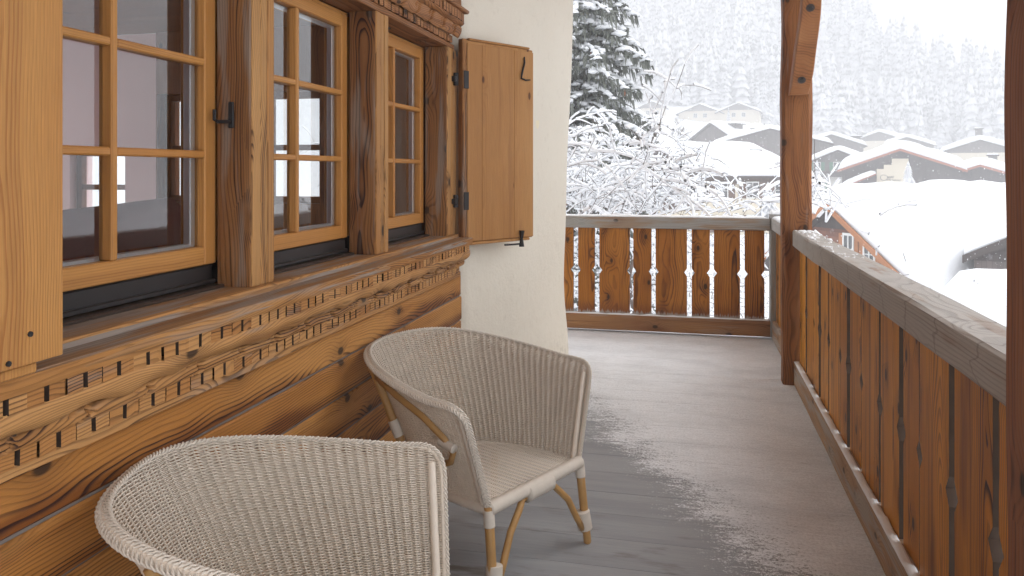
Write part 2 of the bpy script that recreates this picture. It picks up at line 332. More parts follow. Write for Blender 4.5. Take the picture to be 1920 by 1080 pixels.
def floor_mat():
    s = NT('weathered_floor'); rnd = s.n('ShaderNodeObjectInfo').outputs['Random']; p = s.pos(); x, y, z = s.sep(p)
    xs = s.add(x, s.mul(rnd, 30.0))
    fib = s.noise(s.vec(s.mul(xs, 5.0), s.mul(y, 150.0), 0.0), 1, 3, .6); tone = s.noise(s.vec(s.mul(xs, 1.2), s.mul(y, 7.0), 0.0), 1, 3)
    col = s.mix(s.sstep(s.add(tone, s.mul(s.math('SUBTRACT', rnd, .5), .12)), .3, .7), (.305, .315, .33), (.365, .375, .39))
    col = s.mix(.4, col, s.mix(fib, (.45, .45, .45), (1.25, 1.25, 1.25)), 'MULTIPLY')
    damp = s.mul(s.sstep(s.noise(s.vec(s.mul(x, 3.0), s.mul(y, 9.0), 3.0), 1, 4, .6), .55, .72, 0, .7), s.sstep(y, 3.5, 2.7))
    col = s.mix(damp, col, (.115, .085, .06))
    vo = s.n('ShaderNodeTexVoronoi'); s.put(vo.inputs['Vector'], s.vec(s.mul(xs, 1.9), s.mul(y, 4.6), 0.0)); vo.inputs['Scale'].default_value = 1
    on = s.sstep(s.sep(vo.outputs['Color'])[1], .55, .57); wob = s.mul(s.math('SUBTRACT', s.noise(p, 40, 2), .5), .04)
    col = s.mix(s.mul(s.sstep(s.add(vo.outputs['Distance'], wob), .10, .05, 0, .75), on), col, (.085, .075, .07))
    # drifted powder snow: thick along the far end and the outer rail, thinning to loose grains
    wobb = s.math('SUBTRACT', s.noise(s.vec(s.mul(x, 1.9), s.mul(y, 3.2), 0.0), 1, 4, .6), .5)
    e = s.add(s.add(y, s.mul(s.add(x, .8), 1.95)), s.mul(wobb, 1.5))
    cover = s.sstep(e, 3.5, 6.4)
    streak = s.noise(s.vec(s.mul(x, 14.0), s.mul(y, 46.0), 0.0), 1, 4, .7); grain = s.noise(p, 85, 5, .85)
    g = s.add(s.mul(streak, .40), s.mul(grain, .70))
    thr = s.math('SUBTRACT', .86, s.mul(cover, .56))
    sm = s.mul(s.mul(s.sstep(s.math('SUBTRACT', g, thr), -.02, .05), s.sstep(cover, .0, .18)), s.sstep(s.noise(s.vec(s.mul(x, 2.2), s.mul(y, 4.2), 7.0), 1, 3), .30, .62, .78, 1.0))
    bd = s.add(s.math('ABSOLUTE', s.math('SUBTRACT', s.add(y, s.mul(x, .35)), 5.05)), s.mul(wobb, -.7))
    sm = s.math('MAXIMUM', sm, s.mul(s.mul(s.sstep(bd, .62, .12), s.sstep(e, 5.0, 5.7)), s.sstep(g, .35, .55, .55, .97)))
    sm = s.math('MAXIMUM', sm, s.sstep(s.math('SUBTRACT', x, s.mul(wobb, .12)), .585, .66, 0, .8))
    sm = s.mul(sm, s.sstep(s.add(s.mul(grain, .75), s.mul(streak, .25)), .42, .58, .66, 1.0))
    col = s.mix(sm, col, (.90, .92, .95))
    return s.bsdf(col, .8, s.add(s.mul(fib, .4), s.mul(s.mul(sm, grain), 1.4)), .5, .004, spec=.25)
M['floor'] = floor_mat()
# ------------------------------------------------------------------ balcony floor and roof
fl = obj('balcony_floor', *box(-1.40, .92, -1.6, 7.25, -.20, -.0305), M['beam2'])
tag(fl, 'weathered grey boarded balcony floor dusted with blown snow', 'floor', kind='structure')
y = -1.6; i = 0
while y < 7.2:
    wd = random.choice((.20, .23, .26, .22)); y1 = min(y + wd, 7.24)
    obj('floor_plank', *box(-1.395, .90, y + .0007, y1 - .0007, -.030, random.uniform(-.0006, .0004), .0014), M['floor'], fl)
    y = y1; i += 1
rf = obj('balcony_roof', *box(-1.75, 1.15, -1.6, 7.5, 3.36, 3.42), M['roofwood'])
tag(rf, 'boarded underside of the roof over the balcony', 'roof', kind='structure')
for k in range(15):
    obj('roof_board', *box(-1.75 + k * .193, -1.75 + k * .193 + .188, -1.6, 7.5, 3.33, 3.358, .004), M['roofwood'], rf)

# ------------------------------------------------------------------ carved timber wall with three windows
Y0, YE = .30, 4.25
wall = thing('chalet_wall', (-1.35, 2.3, 0), 'honey brown carved timber chalet wall with three small-paned windows', 'wall')
seams = [0, .165, .31, .455, .597, .735, .858]
for a, b in zip(seams[:-1], seams[1:]):
    xo = -1.285 + random.uniform(-.003, .003)
    V, Fc = timber((xo - .05, -1.6, (a + b) / 2), (xo - .05, YE, (a + b) / 2), .10, b - a - .008, c=.005, n=30, amp=.004, seed=a * 9)
    obj('wall_plank', V, Fc, M['wall'], wall)
    obj('joint_strip', *box(-1.312, -1.2935, -1.6, YE - .003, b - .006, b + .006, .001), M['joint'], wall)
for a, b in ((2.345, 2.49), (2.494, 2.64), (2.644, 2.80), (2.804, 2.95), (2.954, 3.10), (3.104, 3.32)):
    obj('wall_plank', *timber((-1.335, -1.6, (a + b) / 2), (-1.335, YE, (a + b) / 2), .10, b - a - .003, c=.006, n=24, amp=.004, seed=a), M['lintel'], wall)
# wall behind and left of the windows
obj('wall_panel', *box(-1.40, -1.312, -1.6, 1.118, 1.10, 2.12), M['post'], wall)
obj('sill_board', *timber((-1.352, -1.6, 1.072), (-1.352, YE - .02, 1.072), .156, .043, c=.005, n=20, amp=.002, seed=3), M['ledge'], wall)
def strip(name, y0, y1, ny, z0, z1, nz_, fx, mat, parent, jz=None):
    V = []; Fc = []
    for i in range(ny + 1):
        yy = y0 + (y1 - y0) * i / ny
        for j in range(nz_ + 1):
            t = j / nz_; zz = z0 + (z1 - z0) * t
            V.append((fx(yy, t), yy, zz + (jz(yy, t) if jz else 0)))
    k = nz_ + 1
    Fc = [(i * k + j, (i + 1) * k + j, (i + 1) * k + j + 1, i * k + j + 1) for i in range(ny) for j in range(nz_)]
    n = len(V)                                           # a back so that the band is a closed moulding
    V += [(-1.34, yy, zz) for yy in (y0, y1) for zz in (z0, z1)]
    return obj(name, np.array(V), Fc, mat, parent, smooth=True)
PER = .0943
wob = lambda yy: .006 * nz(yy * 3.1, 0, 1) + .003 * nz(yy * 11, 4, 1)
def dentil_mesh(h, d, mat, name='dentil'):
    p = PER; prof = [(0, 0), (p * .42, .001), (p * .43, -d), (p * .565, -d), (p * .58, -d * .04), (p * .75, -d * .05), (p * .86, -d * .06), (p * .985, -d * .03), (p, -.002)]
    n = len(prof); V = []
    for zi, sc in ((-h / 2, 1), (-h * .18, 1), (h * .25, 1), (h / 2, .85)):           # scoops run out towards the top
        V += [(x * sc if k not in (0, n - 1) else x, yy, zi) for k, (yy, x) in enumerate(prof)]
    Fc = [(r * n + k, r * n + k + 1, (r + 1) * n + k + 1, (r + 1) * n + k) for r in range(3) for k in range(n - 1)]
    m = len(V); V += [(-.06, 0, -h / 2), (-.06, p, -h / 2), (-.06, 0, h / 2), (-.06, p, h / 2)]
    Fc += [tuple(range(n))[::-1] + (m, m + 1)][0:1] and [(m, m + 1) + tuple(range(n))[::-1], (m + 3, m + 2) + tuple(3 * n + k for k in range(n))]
    return mk_mesh(name, V, Fc, [mat, M['slot_shade']], fmat=[1 if (k < 3 * (n - 1) and k % (n - 1) in (1, 2, 3)) else 0 for k in range(len(Fc))])
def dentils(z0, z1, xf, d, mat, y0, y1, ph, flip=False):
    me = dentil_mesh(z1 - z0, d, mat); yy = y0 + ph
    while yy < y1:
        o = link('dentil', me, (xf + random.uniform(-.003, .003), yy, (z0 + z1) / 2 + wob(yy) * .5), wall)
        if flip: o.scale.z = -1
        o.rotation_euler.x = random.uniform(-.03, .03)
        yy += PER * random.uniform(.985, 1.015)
def scallop(yy, t, per, depth):
    ph = (yy / per) % 1.0; s = math.sin(t * math.pi) ** .6
    edge = .18 + .34 * t + .10 * math.sin(t * 6)                    # S shaped cut that leans with the leaf
    g = math.exp(-((ph - edge) / .022) ** 2); nick = math.exp(-((ph - edge + .20) / .05) ** 2) * (1 if t > .55 else .15)
    leaf = ((ph - edge) % 1.0)
    return s * .008 - g * depth - nick * depth * .6 + (1 - leaf) * .008
def frieze_low(y0, y1):
    obj('ledge', *timber((-1.2335, y0, 1.0645), (-1.2335, y1, 1.0645), .087, .024, c=.004, n=40, amp=.0025, seed=5), M['ledge'], wall)
    obj('ledge_step', *box(-1.30, -1.2745, y0, y1, 1.066, 1.0950, .003), M['carved'], wall)
    strip('fascia', y0, y1, 200, 1.040, 1.074, 5, lambda yy, t: -1.1885 + .004 * nz(yy * 5, t, 2) - .01 * (1 - t) ** 2, M['carved'], wall, lambda yy, t: wob(yy) * (.6 if t < .5 else 0))
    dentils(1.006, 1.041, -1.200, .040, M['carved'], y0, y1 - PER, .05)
    strip('wave_moulding', y0, y1, 500, .957, 1.008, 8, lambda yy, t: -1.228 + .026 * math.sin(min(1, t * 1.05) * math.pi * .62) ** .8 + .005 * nz(yy * 9, t * 2, 5), M['carved'], wall,
          lambda yy, t: (wob(yy) * 2.2 + .004 * math.sin(yy * 2 * math.pi / .19)) * (1 - t))
    strip('scallop_moulding', y0, y1, 900, .922, .957, 10, lambda yy, t: -1.248 + scallop(yy, t, .189, .018) + .003 * nz(yy * 14, t * 2, 8), M['carved'], wall, lambda yy, t: wob(yy) * 2.0 * t + wob(yy) * .5)
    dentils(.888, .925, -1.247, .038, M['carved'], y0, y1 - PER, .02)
    obj('bottom_band', *timber((-1.297, y0, .8745), (-1.297, y1, .8745), .072, .029, c=.004, n=40, amp=.002, seed=11), M['carved'], wall)
    obj('backing_board', *box(-1.345, -1.305, y0, y1 - .004, .862, 1.05), M['carved'], wall)
frieze_low(Y0, 4.155)
def frieze_up(y0, y1):
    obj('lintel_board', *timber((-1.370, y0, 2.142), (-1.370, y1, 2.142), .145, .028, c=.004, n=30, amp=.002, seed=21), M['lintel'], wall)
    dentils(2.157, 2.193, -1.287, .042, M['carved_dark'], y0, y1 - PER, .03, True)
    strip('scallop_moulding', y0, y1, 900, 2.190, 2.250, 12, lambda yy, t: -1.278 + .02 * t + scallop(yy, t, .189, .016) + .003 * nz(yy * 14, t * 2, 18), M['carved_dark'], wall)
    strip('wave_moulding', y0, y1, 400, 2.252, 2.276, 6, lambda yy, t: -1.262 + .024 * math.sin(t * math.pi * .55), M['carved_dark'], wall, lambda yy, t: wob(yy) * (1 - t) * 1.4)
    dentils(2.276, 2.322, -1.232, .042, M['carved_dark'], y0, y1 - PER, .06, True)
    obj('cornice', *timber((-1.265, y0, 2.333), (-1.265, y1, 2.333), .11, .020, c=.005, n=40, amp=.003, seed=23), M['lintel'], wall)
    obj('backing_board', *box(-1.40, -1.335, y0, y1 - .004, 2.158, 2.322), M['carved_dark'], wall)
frieze_up(Y0, 4.155)
# posts between the windows
def post(y0, y1, x1=-1.307, seed=0):
    p = obj('window_post', *timber((-1.3655 + (x1 + 1.307) / 2, (y0 + y1) / 2, 1.094), (-1.3655 + (x1 + 1.307) / 2, (y0 + y1) / 2, 2.128), .117 + (x1 + 1.307), y1 - y0, up=(0, 1, 0), c=.004, n=10, amp=.003, seed=seed), M['post'], wall)
    yy = y0 + .003
    for wd in ((y1 - y0) * .34, (y1 - y0) * .27, (y1 - y0) * .30):                       # grooved face strips
        obj('face_strip', *box(x1 - .006, x1 + random.uniform(.004, .009), yy, yy + wd, 1.0945, 2.1275, .003), M['post_edge'], p); yy += wd + .004
    return p
post(1.118, 1.25, seed=1); post(2.115, 2.245, seed=2); post(3.06, 3.194, seed=3); post(4.022, 4.248, -1.300, seed=4)

def window(y0, y1, z0=1.166, z1=2.122):
    w_ = obj('window', *box(-1.500, -1.4455, y0, y1, 1.10, z0 - .001), M['black'], wall)
    xf, xb = -1.427, -1.472
    j = .012
    for a, b in ((y0, y0 + j), (y1 - j, y1)): obj('frame', *box(xb - .03, xf - .006, a, b, z0, z1, .002), M['sashZ'], w_)
    obj('frame', *box(xb - .03, xf - .006, y0 + j, y1 - j, z1 - j, z1, .002), M['sashY'], w_)
    y0 += j; y1 -= j; z1 -= j; s = .052
    for a, b in ((y0 + .001, y0 + s), (y1 - s, y1 - .001)): obj('stile', *box(xb, xf, a, b, z0, z1 - .001, .004), M['sashZ'], w_)
    obj('sash_rail', *box(xb, xf - .001, y0 + s, y1 - s, z0, z0 + .055, .004), M['sashY'], w_)
    obj('sash_rail', *box(xb, xf - .001, y0 + s, y1 - s, z1 - .055, z1 - .001, .004), M['sashY'], w_)
    ya, yb, za, zb = y0 + s, y1 - s, z0 + .055, z1 - .055; ym = (ya + yb) / 2; m = .011
    obj('muntin', *box(xb + .006, xf + .003, ym - m, ym + m, za, zb, .004), M['sashZ'], w_)
    hz = [za + (zb - za) * k / 3 for k in (0, 1, 2, 3)]
    for k in (1, 2):
        for a, b in ((ya, ym - m), (ym + m, yb)): obj('muntin', *box(xb + .006, xf + .001, a, b, hz[k] - m, hz[k] + m, .004), M['sashY'], w_)
    for k in range(3):
        for a, b in ((ya, ym - m), (ym + m, yb)):
            obj('pane', [(-1.452, a - .003, hz[k] - .003), (-1.452, b + .003, hz[k] - .003), (-1.452, b + .003, hz[k + 1] + .003), (-1.452, a - .003, hz[k + 1] + .003),
                         (-1.456, a - .003, hz[k] - .003), (-1.456, b + .003, hz[k] - .003), (-1.456, b + .003, hz[k + 1] + .003), (-1.456, a - .003, hz[k + 1] + .003)],
                [(0, 1, 2, 3)], M['glass'], w_)
    for a, b in ((ya - .004, ya + .012), (yb - .022, yb + .004)): obj('glazing_spacer', *box(-1.486, -1.462, a, b, za, zb, .002), M['spacer'], w_)
    obj('glazing_spacer', *box(-1.486, -1.462, ya + .012, yb - .022, za - .004, za + .010, .002), M['spacer'], w_)
    obj('glazing_spacer', *box(-1.486, -1.462, ya + .012, yb - .022, zb - .010, zb + .004, .002), M['spacer'], w_)
    for a, b in ((y0, ya + .002), (yb - .010, y1)): obj('inner_sash', *box(-1.505, -1.488, a, b, z0, z1, .003), M['sashZ'], w_)
    obj('inner_sash', *box(-1.505, -1.488, ya, yb, z0, za + .006, .003), M['sashY'], w_)
    obj('inner_sash', *box(-1.505, -1.488, ya, yb, zb - .006, z1, .003), M['sashY'], w_)
    obj('drip_rail', *box(-1.4450, -1.436, y0, y1, 1.108, z0 - .004, .003), M['black'], w_)
    obj('drip_rail', *box(-1.4350, -1.424, y0, y1, 1.106, 1.120, .003), M['black'], w_)
    obj('sill_tray', *box(-1.500, -1.392, y0 + .004, y1 - .004, 1.0942, 1.1040, .002), M['tray'], w_)
window(1.245, 2.125); window(2.180, 3.062); window(3.135, 4.024)

# shutters (each hinged flat away from its window)
sh = obj('shutter', *box(-1.185, -1.152, .60, 1.222, 1.104, 2.16, .004), M['shutterL'], wall); sh['label'] = 'warm brown board shutter folded back on the wall'
obj('shutter_batten', *box(-1.187, -1.160, .60, 1.178, 1.083, 1.1035, .003), M['shutterL'], sh)
for a, b, dx in ((.60, .835, 0), (.838, 1.060, .001), (1.063, 1.222, .0015)): obj('shutter_board', *box(-1.1515, -1.146 + dx, a, b - .001, 1.106, 2.158, .003), M['shutterL'], sh)
for yy, zz in ((1.145, 1.16), (1.10, 1.118)): obj('nail', *tube([(-1.146, yy, zz), (-1.141, yy, zz)], .005, 8), M['iron'], sh)
sA, sB = Vector((-1.236, 4.185, 0)), Vector((-.945, 4.640, 0)); sdir = (sB - sA); sw = sdir.length; sdir.normalize(); sn = Vector((sdir.y, -sdir.x, 0))
def sbox(a0, a1, n0, n1, z0, z1, c=.004):
    V, Fc = box(a0, a1, n0, n1, z0, z1, c)
    return [sA + sdir * v[0] - sn * v[1] + Vector((0, 0, v[2])) for v in V], Fc
s2 = obj('shutter', *sbox(0, sw, .003, .026, 1.045, 2.185), M['shutter'], wall); s2['label'] = 'pale spruce board shutter standing open against white plaster'
for a, b in ((.004, .115), (.1165, .375), (.3765, sw - .002)): obj('shutter_board', *sbox(a, b, -.006 + random.uniform(0, .002), .0025, 1.050, 2.170, .002), M['shutter'], s2)
obj('shutter_batten', *sbox(.02, sw - .03, -.004, .0275, 2.1855, 2.199), M['shutter'], s2); obj('shutter_batten', *sbox(.02, sw - .03, -.004, .0275, 1.029, 1.0445), M['shutter'], s2)
obj('hinge_stile', *sbox(-.035, -.004, -.012, .030, 1.040, 2.190), M['post'], s2)
for zz in (1.28, 1.96):
    obj('hinge', *sbox(-.030, .006, -.018, -.0125, zz - .05, zz + .05, .002), M['iron'], s2)
    hg = obj('shutter_pintle', *tube([(-1.281, 4.135, zz - .035), (-1.281, 4.135, zz + .035)], .014, 10), M['iron'], wall)
    obj('pin', *box(-1.3, -1.272, 4.10, 4.15, zz - .014, zz + .014, .002), M['iron'], hg)
pt = lambda a, n, z: sA + sdir * a - sn * n + Vector((0, 0, z))
obj('hook', *tube([pt(.455, -.010, 2.135), pt(.452, -.014, 2.10), pt(.43, -.014, 2.03), pt(.425, -.014, 2.005), pt(.46, -.016, 1.995), pt(.50, -.014, 2.0)], [.004, .006, .006, .006, .005, .004], 6), M['iron'], s2)
obj('catch', *tube([pt(.43, -.012, 1.09), pt(.425, -.016, 1.045), pt(.425, -.016, .995)], [.018, .009, .016], 8), M['iron'], s2)
obj('catch', *tube([pt(.30, .0, 1.012), pt(.36, -.012, 1.012), pt(.425, -.016, 1.012)], .006, 6), M['iron'], s2)
lt = obj('latch', *box(-1.378, -1.360, 2.104, 2.1125, 1.58, 1.66, .003), M['iron'], wall)
obj('latch_hook', *tube([(-1.368, 2.106, 1.60), (-1.40, 2.085, 1.598), (-1.408, 2.08, 1.605), (-1.408, 2.08, 1.635)], .006, 6), M['iron'], lt)
obj('stay_hook', *tube([(-1.40, 3.40, 2.127), (-1.40, 3.40, 2.105), (-1.395, 3.39, 2.085), (-1.405, 3.40, 2.08)], .005, 6), M['iron'], wall)
obj('stay_plate', *box(-1.41, -1.39, 3.37, 3.45, 2.121, 2.1275, .001), M['iron'], wall)

# ------------------------------------------------------------------ rendered wall at the end of the timber front
def plaster_wall():
    plan = [(-1.9, 4.262), (-1.30, 4.262), (-1.26, 4.34), (-1.155, 4.625), (-1.108, 4.735), (-1.085, 4.785), (-1.070, 4.84), (-1.055, 4.92), (-1.035, 5.1), (-1.0, 5.5), (-.965, 5.86), (-.962, 5.95), (-.975, 6.02), (-1.01, 6.07), (-1.07, 6.10), (-1.3, 6.12), (-2.6, 6.14)]
    V = []; nzs = 28
    for k in range(nzs + 1):
        zz = -.02 + 3.35 * k / nzs
        off = .012 + .052 * sstep(1.0, 2.75, zz) + .018 * sstep(.55, 0, zz) - .018 * math.exp(-((zz - .62) / .35) ** 2)
        for i, (x, yy) in enumerate(plan):
            f = sstep(4.6, 5.9, yy) if i > 3 else 0
            V.append((x + off * f + .008 * nz(yy * 1.3, zz * 1.6, i * .11), yy + (.008 * nz(x * 2, zz * 2, 9) if i > 4 else 0), zz))
    k = len(plan)
    Fc = [(a * k + b, a * k + b + 1, (a + 1) * k + b + 1, (a + 1) * k + b) for a in range(nzs) for b in range(k - 1)]
    return V, Fc
pw = obj('plaster_wall', *plaster_wall(), M['plaster'], smooth=True)
tag(pw, 'cream white lime plastered wall beside the open shutter', 'wall')
V, Fc = [], []
c = Vector((-1.033, 5.16, 1.80)); tdir = Vector((.075, .55, 0)).normalized(); nrm = Vector((tdir.y, -tdir.x, 0))
ring = lambda rr, off: [c + nrm * off + tdir * math.cos(a) * rr * .045 + Vector((0, 0, 1)) * math.sin(a) * rr * .075 for a in (2 * math.pi * q / 20 for q in range(20))]
obj('cover_plate', *sweep([ring(1, -.002), ring(1, .010), ring(.85, .014)]), plain('cream_cover', (.82, .74, .52), .5), pw)
ca = tube([unproj(1021, 655, 5.83), unproj(1021, 634, 5.83), unproj(1023.5, 630, 5.82), unproj(1027, 632, 5.8), unproj(1028, 655, 5.8)], .006, 6)
co = obj('wall_cable', *ca, plain('white_cable', (.74, .70, .62), .5)); tag(co, 'thin white cable loop at the foot of the plastered wall', 'cable')

# ------------------------------------------------------------------ room behind the windows
M['pink'] = plain('rose_wall_paint', (.84, .61, .62), .8, var=.05, scale=1.5)
M['panel'] = wood('room_panelling', 'Z', (.22, .085, .035), (.16, .058, .024), (.06, .02, .01), 90, .6, .3, rough=.4)
M['panelX'] = wood('room_panelling_X', 'X', (.22, .085, .035), (.16, .058, .024), (.06, .02, .01), 90, .6, .3, rough=.4)
M['palewood'] = wood('pale_beam', 'Z', (.58, .38, .17), (.50, .31, .13), (.25, .12, .05), 90, .6, .3)
RX0, RX1, RY0, RY1, RZ1 = -6.2, -1.56, .0, 5.4, 2.55
def st(name, VF, mat, label): return tag(obj(name, *VF, mat), label, name.split('_')[-1], kind='structure')
st('room_floor', box(RX0 - .2, -1.40, RY0, RY1 + .2, .02, .10), M['palewood'], 'wooden floor of the room behind the windows')
st('room_ceiling', box(RX0, RX1, RY0, RY1, RZ1, RZ1 + .08), M['panelX'], 'dark wooden ceiling of the room behind the windows')
st('room_rear_wall', box(RX0, RX1, RY0 - .1, RY0, .1, RZ1), M['pink'], 'plain rear wall of the room behind the windows')
iw = MB(); T = .25
def wall_with_holes(mb, a0, a1, z0, z1, holes, put):
    ed = sorted({a0, a1, *[h[0] for h in holes], *[h[1] for h in holes]})
    for p, q in zip(ed[:-1], ed[1:]):
        zs = z0
        for h in sorted([h for h in holes if h[0] <= p + 1e-6 and h[1] >= q - 1e-6], key=lambda h: h[2]):
            if h[2] > zs: mb.add(put(p, q, zs, h[2]))
            zs = h[3]
        if zs < z1: mb.add(put(p, q, zs, z1))
endh = [(-5.0, -4.47, .70, 1.62), (-4.15, -2.74, 1.20, 2.06)]
pk = MB(); wall_with_holes(pk, RX0, -4.16, .1, RZ1, endh[:1], lambda a, b, c_, d_: box(a, b, RY1, RY1 + T, c_, d_, .0))
tag(pk.build('room_rose_wall', M['pink']), 'rose painted end wall seen through the glass', 'wall', kind='structure')
wdp = MB(); wall_with_holes(wdp, -4.159, RX1 + .1, .1, RZ1, endh[1:], lambda a, b, c_, d_: box(a, b, RY1 - .03, RY1 + T, c_, d_, .0))
tag(wdp.build('room_panelled_wall', M['panel']), 'dark panelled end wall seen through the glass', 'wall', kind='structure')
lw = MB(); wall_with_holes(lw, RY0, RY1, .1, RZ1, [(.3, 2.5, .5, 2.4), (2.9, 5.1, .5, 2.4)], lambda a, b, c_, d_: box(RX0 - T, RX0, a, b, c_, d_, .0))  # large unglazed openings, out of view, added to let daylight into the room
tag(lw.build('room_side_wall', M['pink']), 'rose painted far side wall with unseen openings added to brighten the room', 'wall', kind='structure')
st('room_wainscot', box(RX0, -4.16, RY1 - .03, RY1 - .002, .1, .69), M['panel'], 'dark wainscot below the rose painted wall')
st('room_window_wall', box(-1.513, -1.507, RY0, 5.4, .1, 1.15), M['panelX'], 'inner face of the wall below the windows')
st('room_head_wall', box(-1.513, -1.507, RY0, 5.4, 2.135, RZ1), M['panelX'], 'inner face of the wall above the windows')
for k, (a, b) in enumerate(((RY0, 1.235), (2.128, 2.176), (3.066, 3.131), (4.03, 5.4))): st('room_pier_wall', box(-1.513, -1.507, a, b, 1.15, 2.135), M['panel'], ('inner pier at the near jamb of the first window', 'inner pier between the first and second windows', 'inner pier between the second and third windows', 'inner pier at the far jamb of the last window')[k])
def inner_window(x0, x1, z0, z1, cols, rows, label, mat, yy=RY1 + .10, beam=None):
    t = thing('interior_window', ((x0 + x1) / 2, yy, z0), label, 'window')
    m = .022
    for a, b in ((x0, x0 + .05), (x1 - .05, x1)): obj('frame', *box(a, b, yy - .03, yy + .03, z0, z1, .003), mat, t)
    for a, b in ((z0, z0 + .05), (z1 - .05, z1)): obj('frame', *box(x0 + .05, x1 - .05, yy - .03, yy + .03, a, b, .003), mat, t)
    for k in range(1, cols): xx = x0 + (x1 - x0) * k / cols; obj('muntin', *box(xx - m, xx + m, yy - .02, yy + .02, z0 + .05, z1 - .05, .003), mat, t)
    for k in range(1, rows):
        zz = z0 + (z1 - z0) * k / rows
        for q in range(cols):
            a = x0 + (x1 - x0) * q / cols + (m if q else .05); b = x0 + (x1 - x0) * (q + 1) / cols - (m if q < cols - 1 else .05)
            obj('muntin', *box(a, b, yy - .018, yy + .018, zz - m, zz + m, .003), mat, t)
    for q in range(cols):
        for k in range(rows):
            a, b = x0 + (x1 - x0) * q / cols, x0 + (x1 - x0) * (q + 1) / cols; c_, d_ = z0 + (z1 - z0) * k / rows, z0 + (z1 - z0) * (k + 1) / rows
            obj('pane', [(a, yy, c_), (b, yy, c_), (b, yy, d_), (a, yy, d_)], [(0, 1, 2, 3)], M['glass'], t)
    return t
inner_window(-5.0, -4.47, .70, 1.62, 2, 3, 'small-paned window in the rose painted room wall', M['panel'])
w2_ = inner_window(-4.15, -2.74, 1.20, 2.06, 3, 2, 'wide low window in the dark panelled room wall', M['panel'])
obj('post', *box(-4.06, -3.93, RY1 + .14, RY1 + .22, 1.2, 2.06), M['palewood'], w2_)
ha = obj('handle', *tube([(-3.66, RY1 + .06, 1.93), (-3.66, RY1 - .02, 1.93), (-3.665, RY1 - .05, 1.90), (-3.67, RY1 - .05, 1.62)], [.01, .012, .012, .010], 8), M['iron'], w2_)
M['maroon'] = plain('maroon_upholstery', (.13, .035, .04), .85, var=.15, scale=12)
sf = thing('upholstered_bench', (-2.2, 2.6, .1), 'maroon upholstered bench just inside the first window', 'bench')
V, Fc = timber((-2.25, .9, 1.06), (-2.25, 3.0, 1.16), .16, .34, c=.06, n=12, amp=.01); obj('backrest', V, Fc, M['maroon'], sf, True)
V, Fc = timber((-2.62, .9, .50), (-2.62, 3.0, .50), .62, .16, c=.05, n=12, amp=.01); obj('seat', V, Fc, M['maroon'], sf, True)
obj('base', *box(-2.9, -2.18, .9, 3.0, .1, .42), M['panelX'], sf)
tb = thing('dining_table', (-2.9, 4.3, .1), 'dark wooden table in the room behind the second window', 'table')
obj('table_top', *box(-3.3, -2.2, 3.75, 4.85, .84, .88), M['panelX'], tb)
for a in (-3.22, -2.34):
    for b in (3.85, 4.7): obj('leg', *box(a, a + .07, b, b + .07, .1, .84), M['panel'], tb)
nb = obj('napkin', *timber((-2.75, 3.95, .895), (-2.55, 4.35, .895), .10, .03, c=.012, n=6, amp=.02), M['snow'], smooth=True); tag(nb, 'folded white napkin lying on the dark table', 'napkin')

# ------------------------------------------------------------------ railings
FY = 6.97
far = thing('far_railing', (-.25, FY + .05, 0), 'end railing of brown notched boards under a snow-topped grey rail', 'railing')
def fx(px): # X on the plane of the far railing under column px
    xc = (px - 960) / F_PX; return FY * (CY * xc - SY) / (CY + SY * xc)
notz = .55
def notched(a0, a1, z0, z1, nL=True, nR=True, dp=.026, hh=.036):
    P = [(a0, z0), (a1, z0)]
    if nR: P += [(a1, notz - hh), (a1 - dp, notz), (a1, notz + hh)]
    P += [(a1, z1), (a0, z1)]
    if nL: P += [(a0, notz + hh), (a0 + dp, notz), (a0, notz - hh)]
    return P
edges = [(985, 1009), (1018, 1064 - 30), (1043, 1074), (1083, 1114), (1123, 1180), (1187, 1221), (1229, 1288), (1297, 1331), (1339, 1388), (1397, 1434)]
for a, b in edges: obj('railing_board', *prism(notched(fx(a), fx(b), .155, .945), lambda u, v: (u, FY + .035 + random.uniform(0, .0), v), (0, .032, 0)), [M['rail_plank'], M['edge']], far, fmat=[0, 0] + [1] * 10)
tr = obj('top_rail', *timber((-2.4, FY + .06, .9865), (.655, FY + .06, .9865), .125, .103, c=.008, n=30, amp=.003, seed=31), M['railX'], far)
obj('bottom_rail', *timber((-2.4, FY + .055, .088), (.655, FY + .055, .088), .10, .135, c=.006, n=30, amp=.003, seed=33), M['baseX'], far)
def snow_bed(p0, p1, wdt, h, n=60, seed=0, amp=.5):
    p0, p1 = Vector(p0), Vector(p1); t = (p1 - p0).normalized(); s_, u = frame_of(t); rings = []
    for i in range(n + 1):
        o = p0 + (p1 - p0) * i / n; hh = h * (1 + amp * nz(i * .35, seed, 0) + amp * .5 * nz(i * 1.3, seed, 3)); e = .04 if i in (0, n) else 1
        ww = wdt / 2 * (1 + .08 * nz(i * .6, seed, 7))
        rings.append([o + s_ * (ww * a) + Vector((0, 0, hh * b * e)) for a, b in ((-1, 0), (-.97, .45), (-.8, .85), (-.3, 1.0), (.3, 1.03), (.8, .88), (.97, .5), (1, 0))])
    return sweep(rings)
obj('snow_cap', *snow_bed((-2.4, FY + .06, 1.037), (.65, FY + .06, 1.037), .118, .016, seed=1), M['snow'], tr, True)
cp = obj('corner_post', *timber((.715, FY + .075, .02), (.715, FY + .075, 1.075), .115, .14, up=(0, 1, 0), c=.006, n=10, amp=.003, seed=35), M['cornerpost'], far)
obj('snow_cap', *snow_bed((.655, FY + .075, 1.076), (.775, FY + .075, 1.076), .15, .03, 12, 4), M['snow'], cp, True)
obj('snow_line', *snow_bed((-2.3, FY + .034, .156), (.65, FY + .034, .156), .035, .010, 80, 5, .9), M['snow'], far, True)

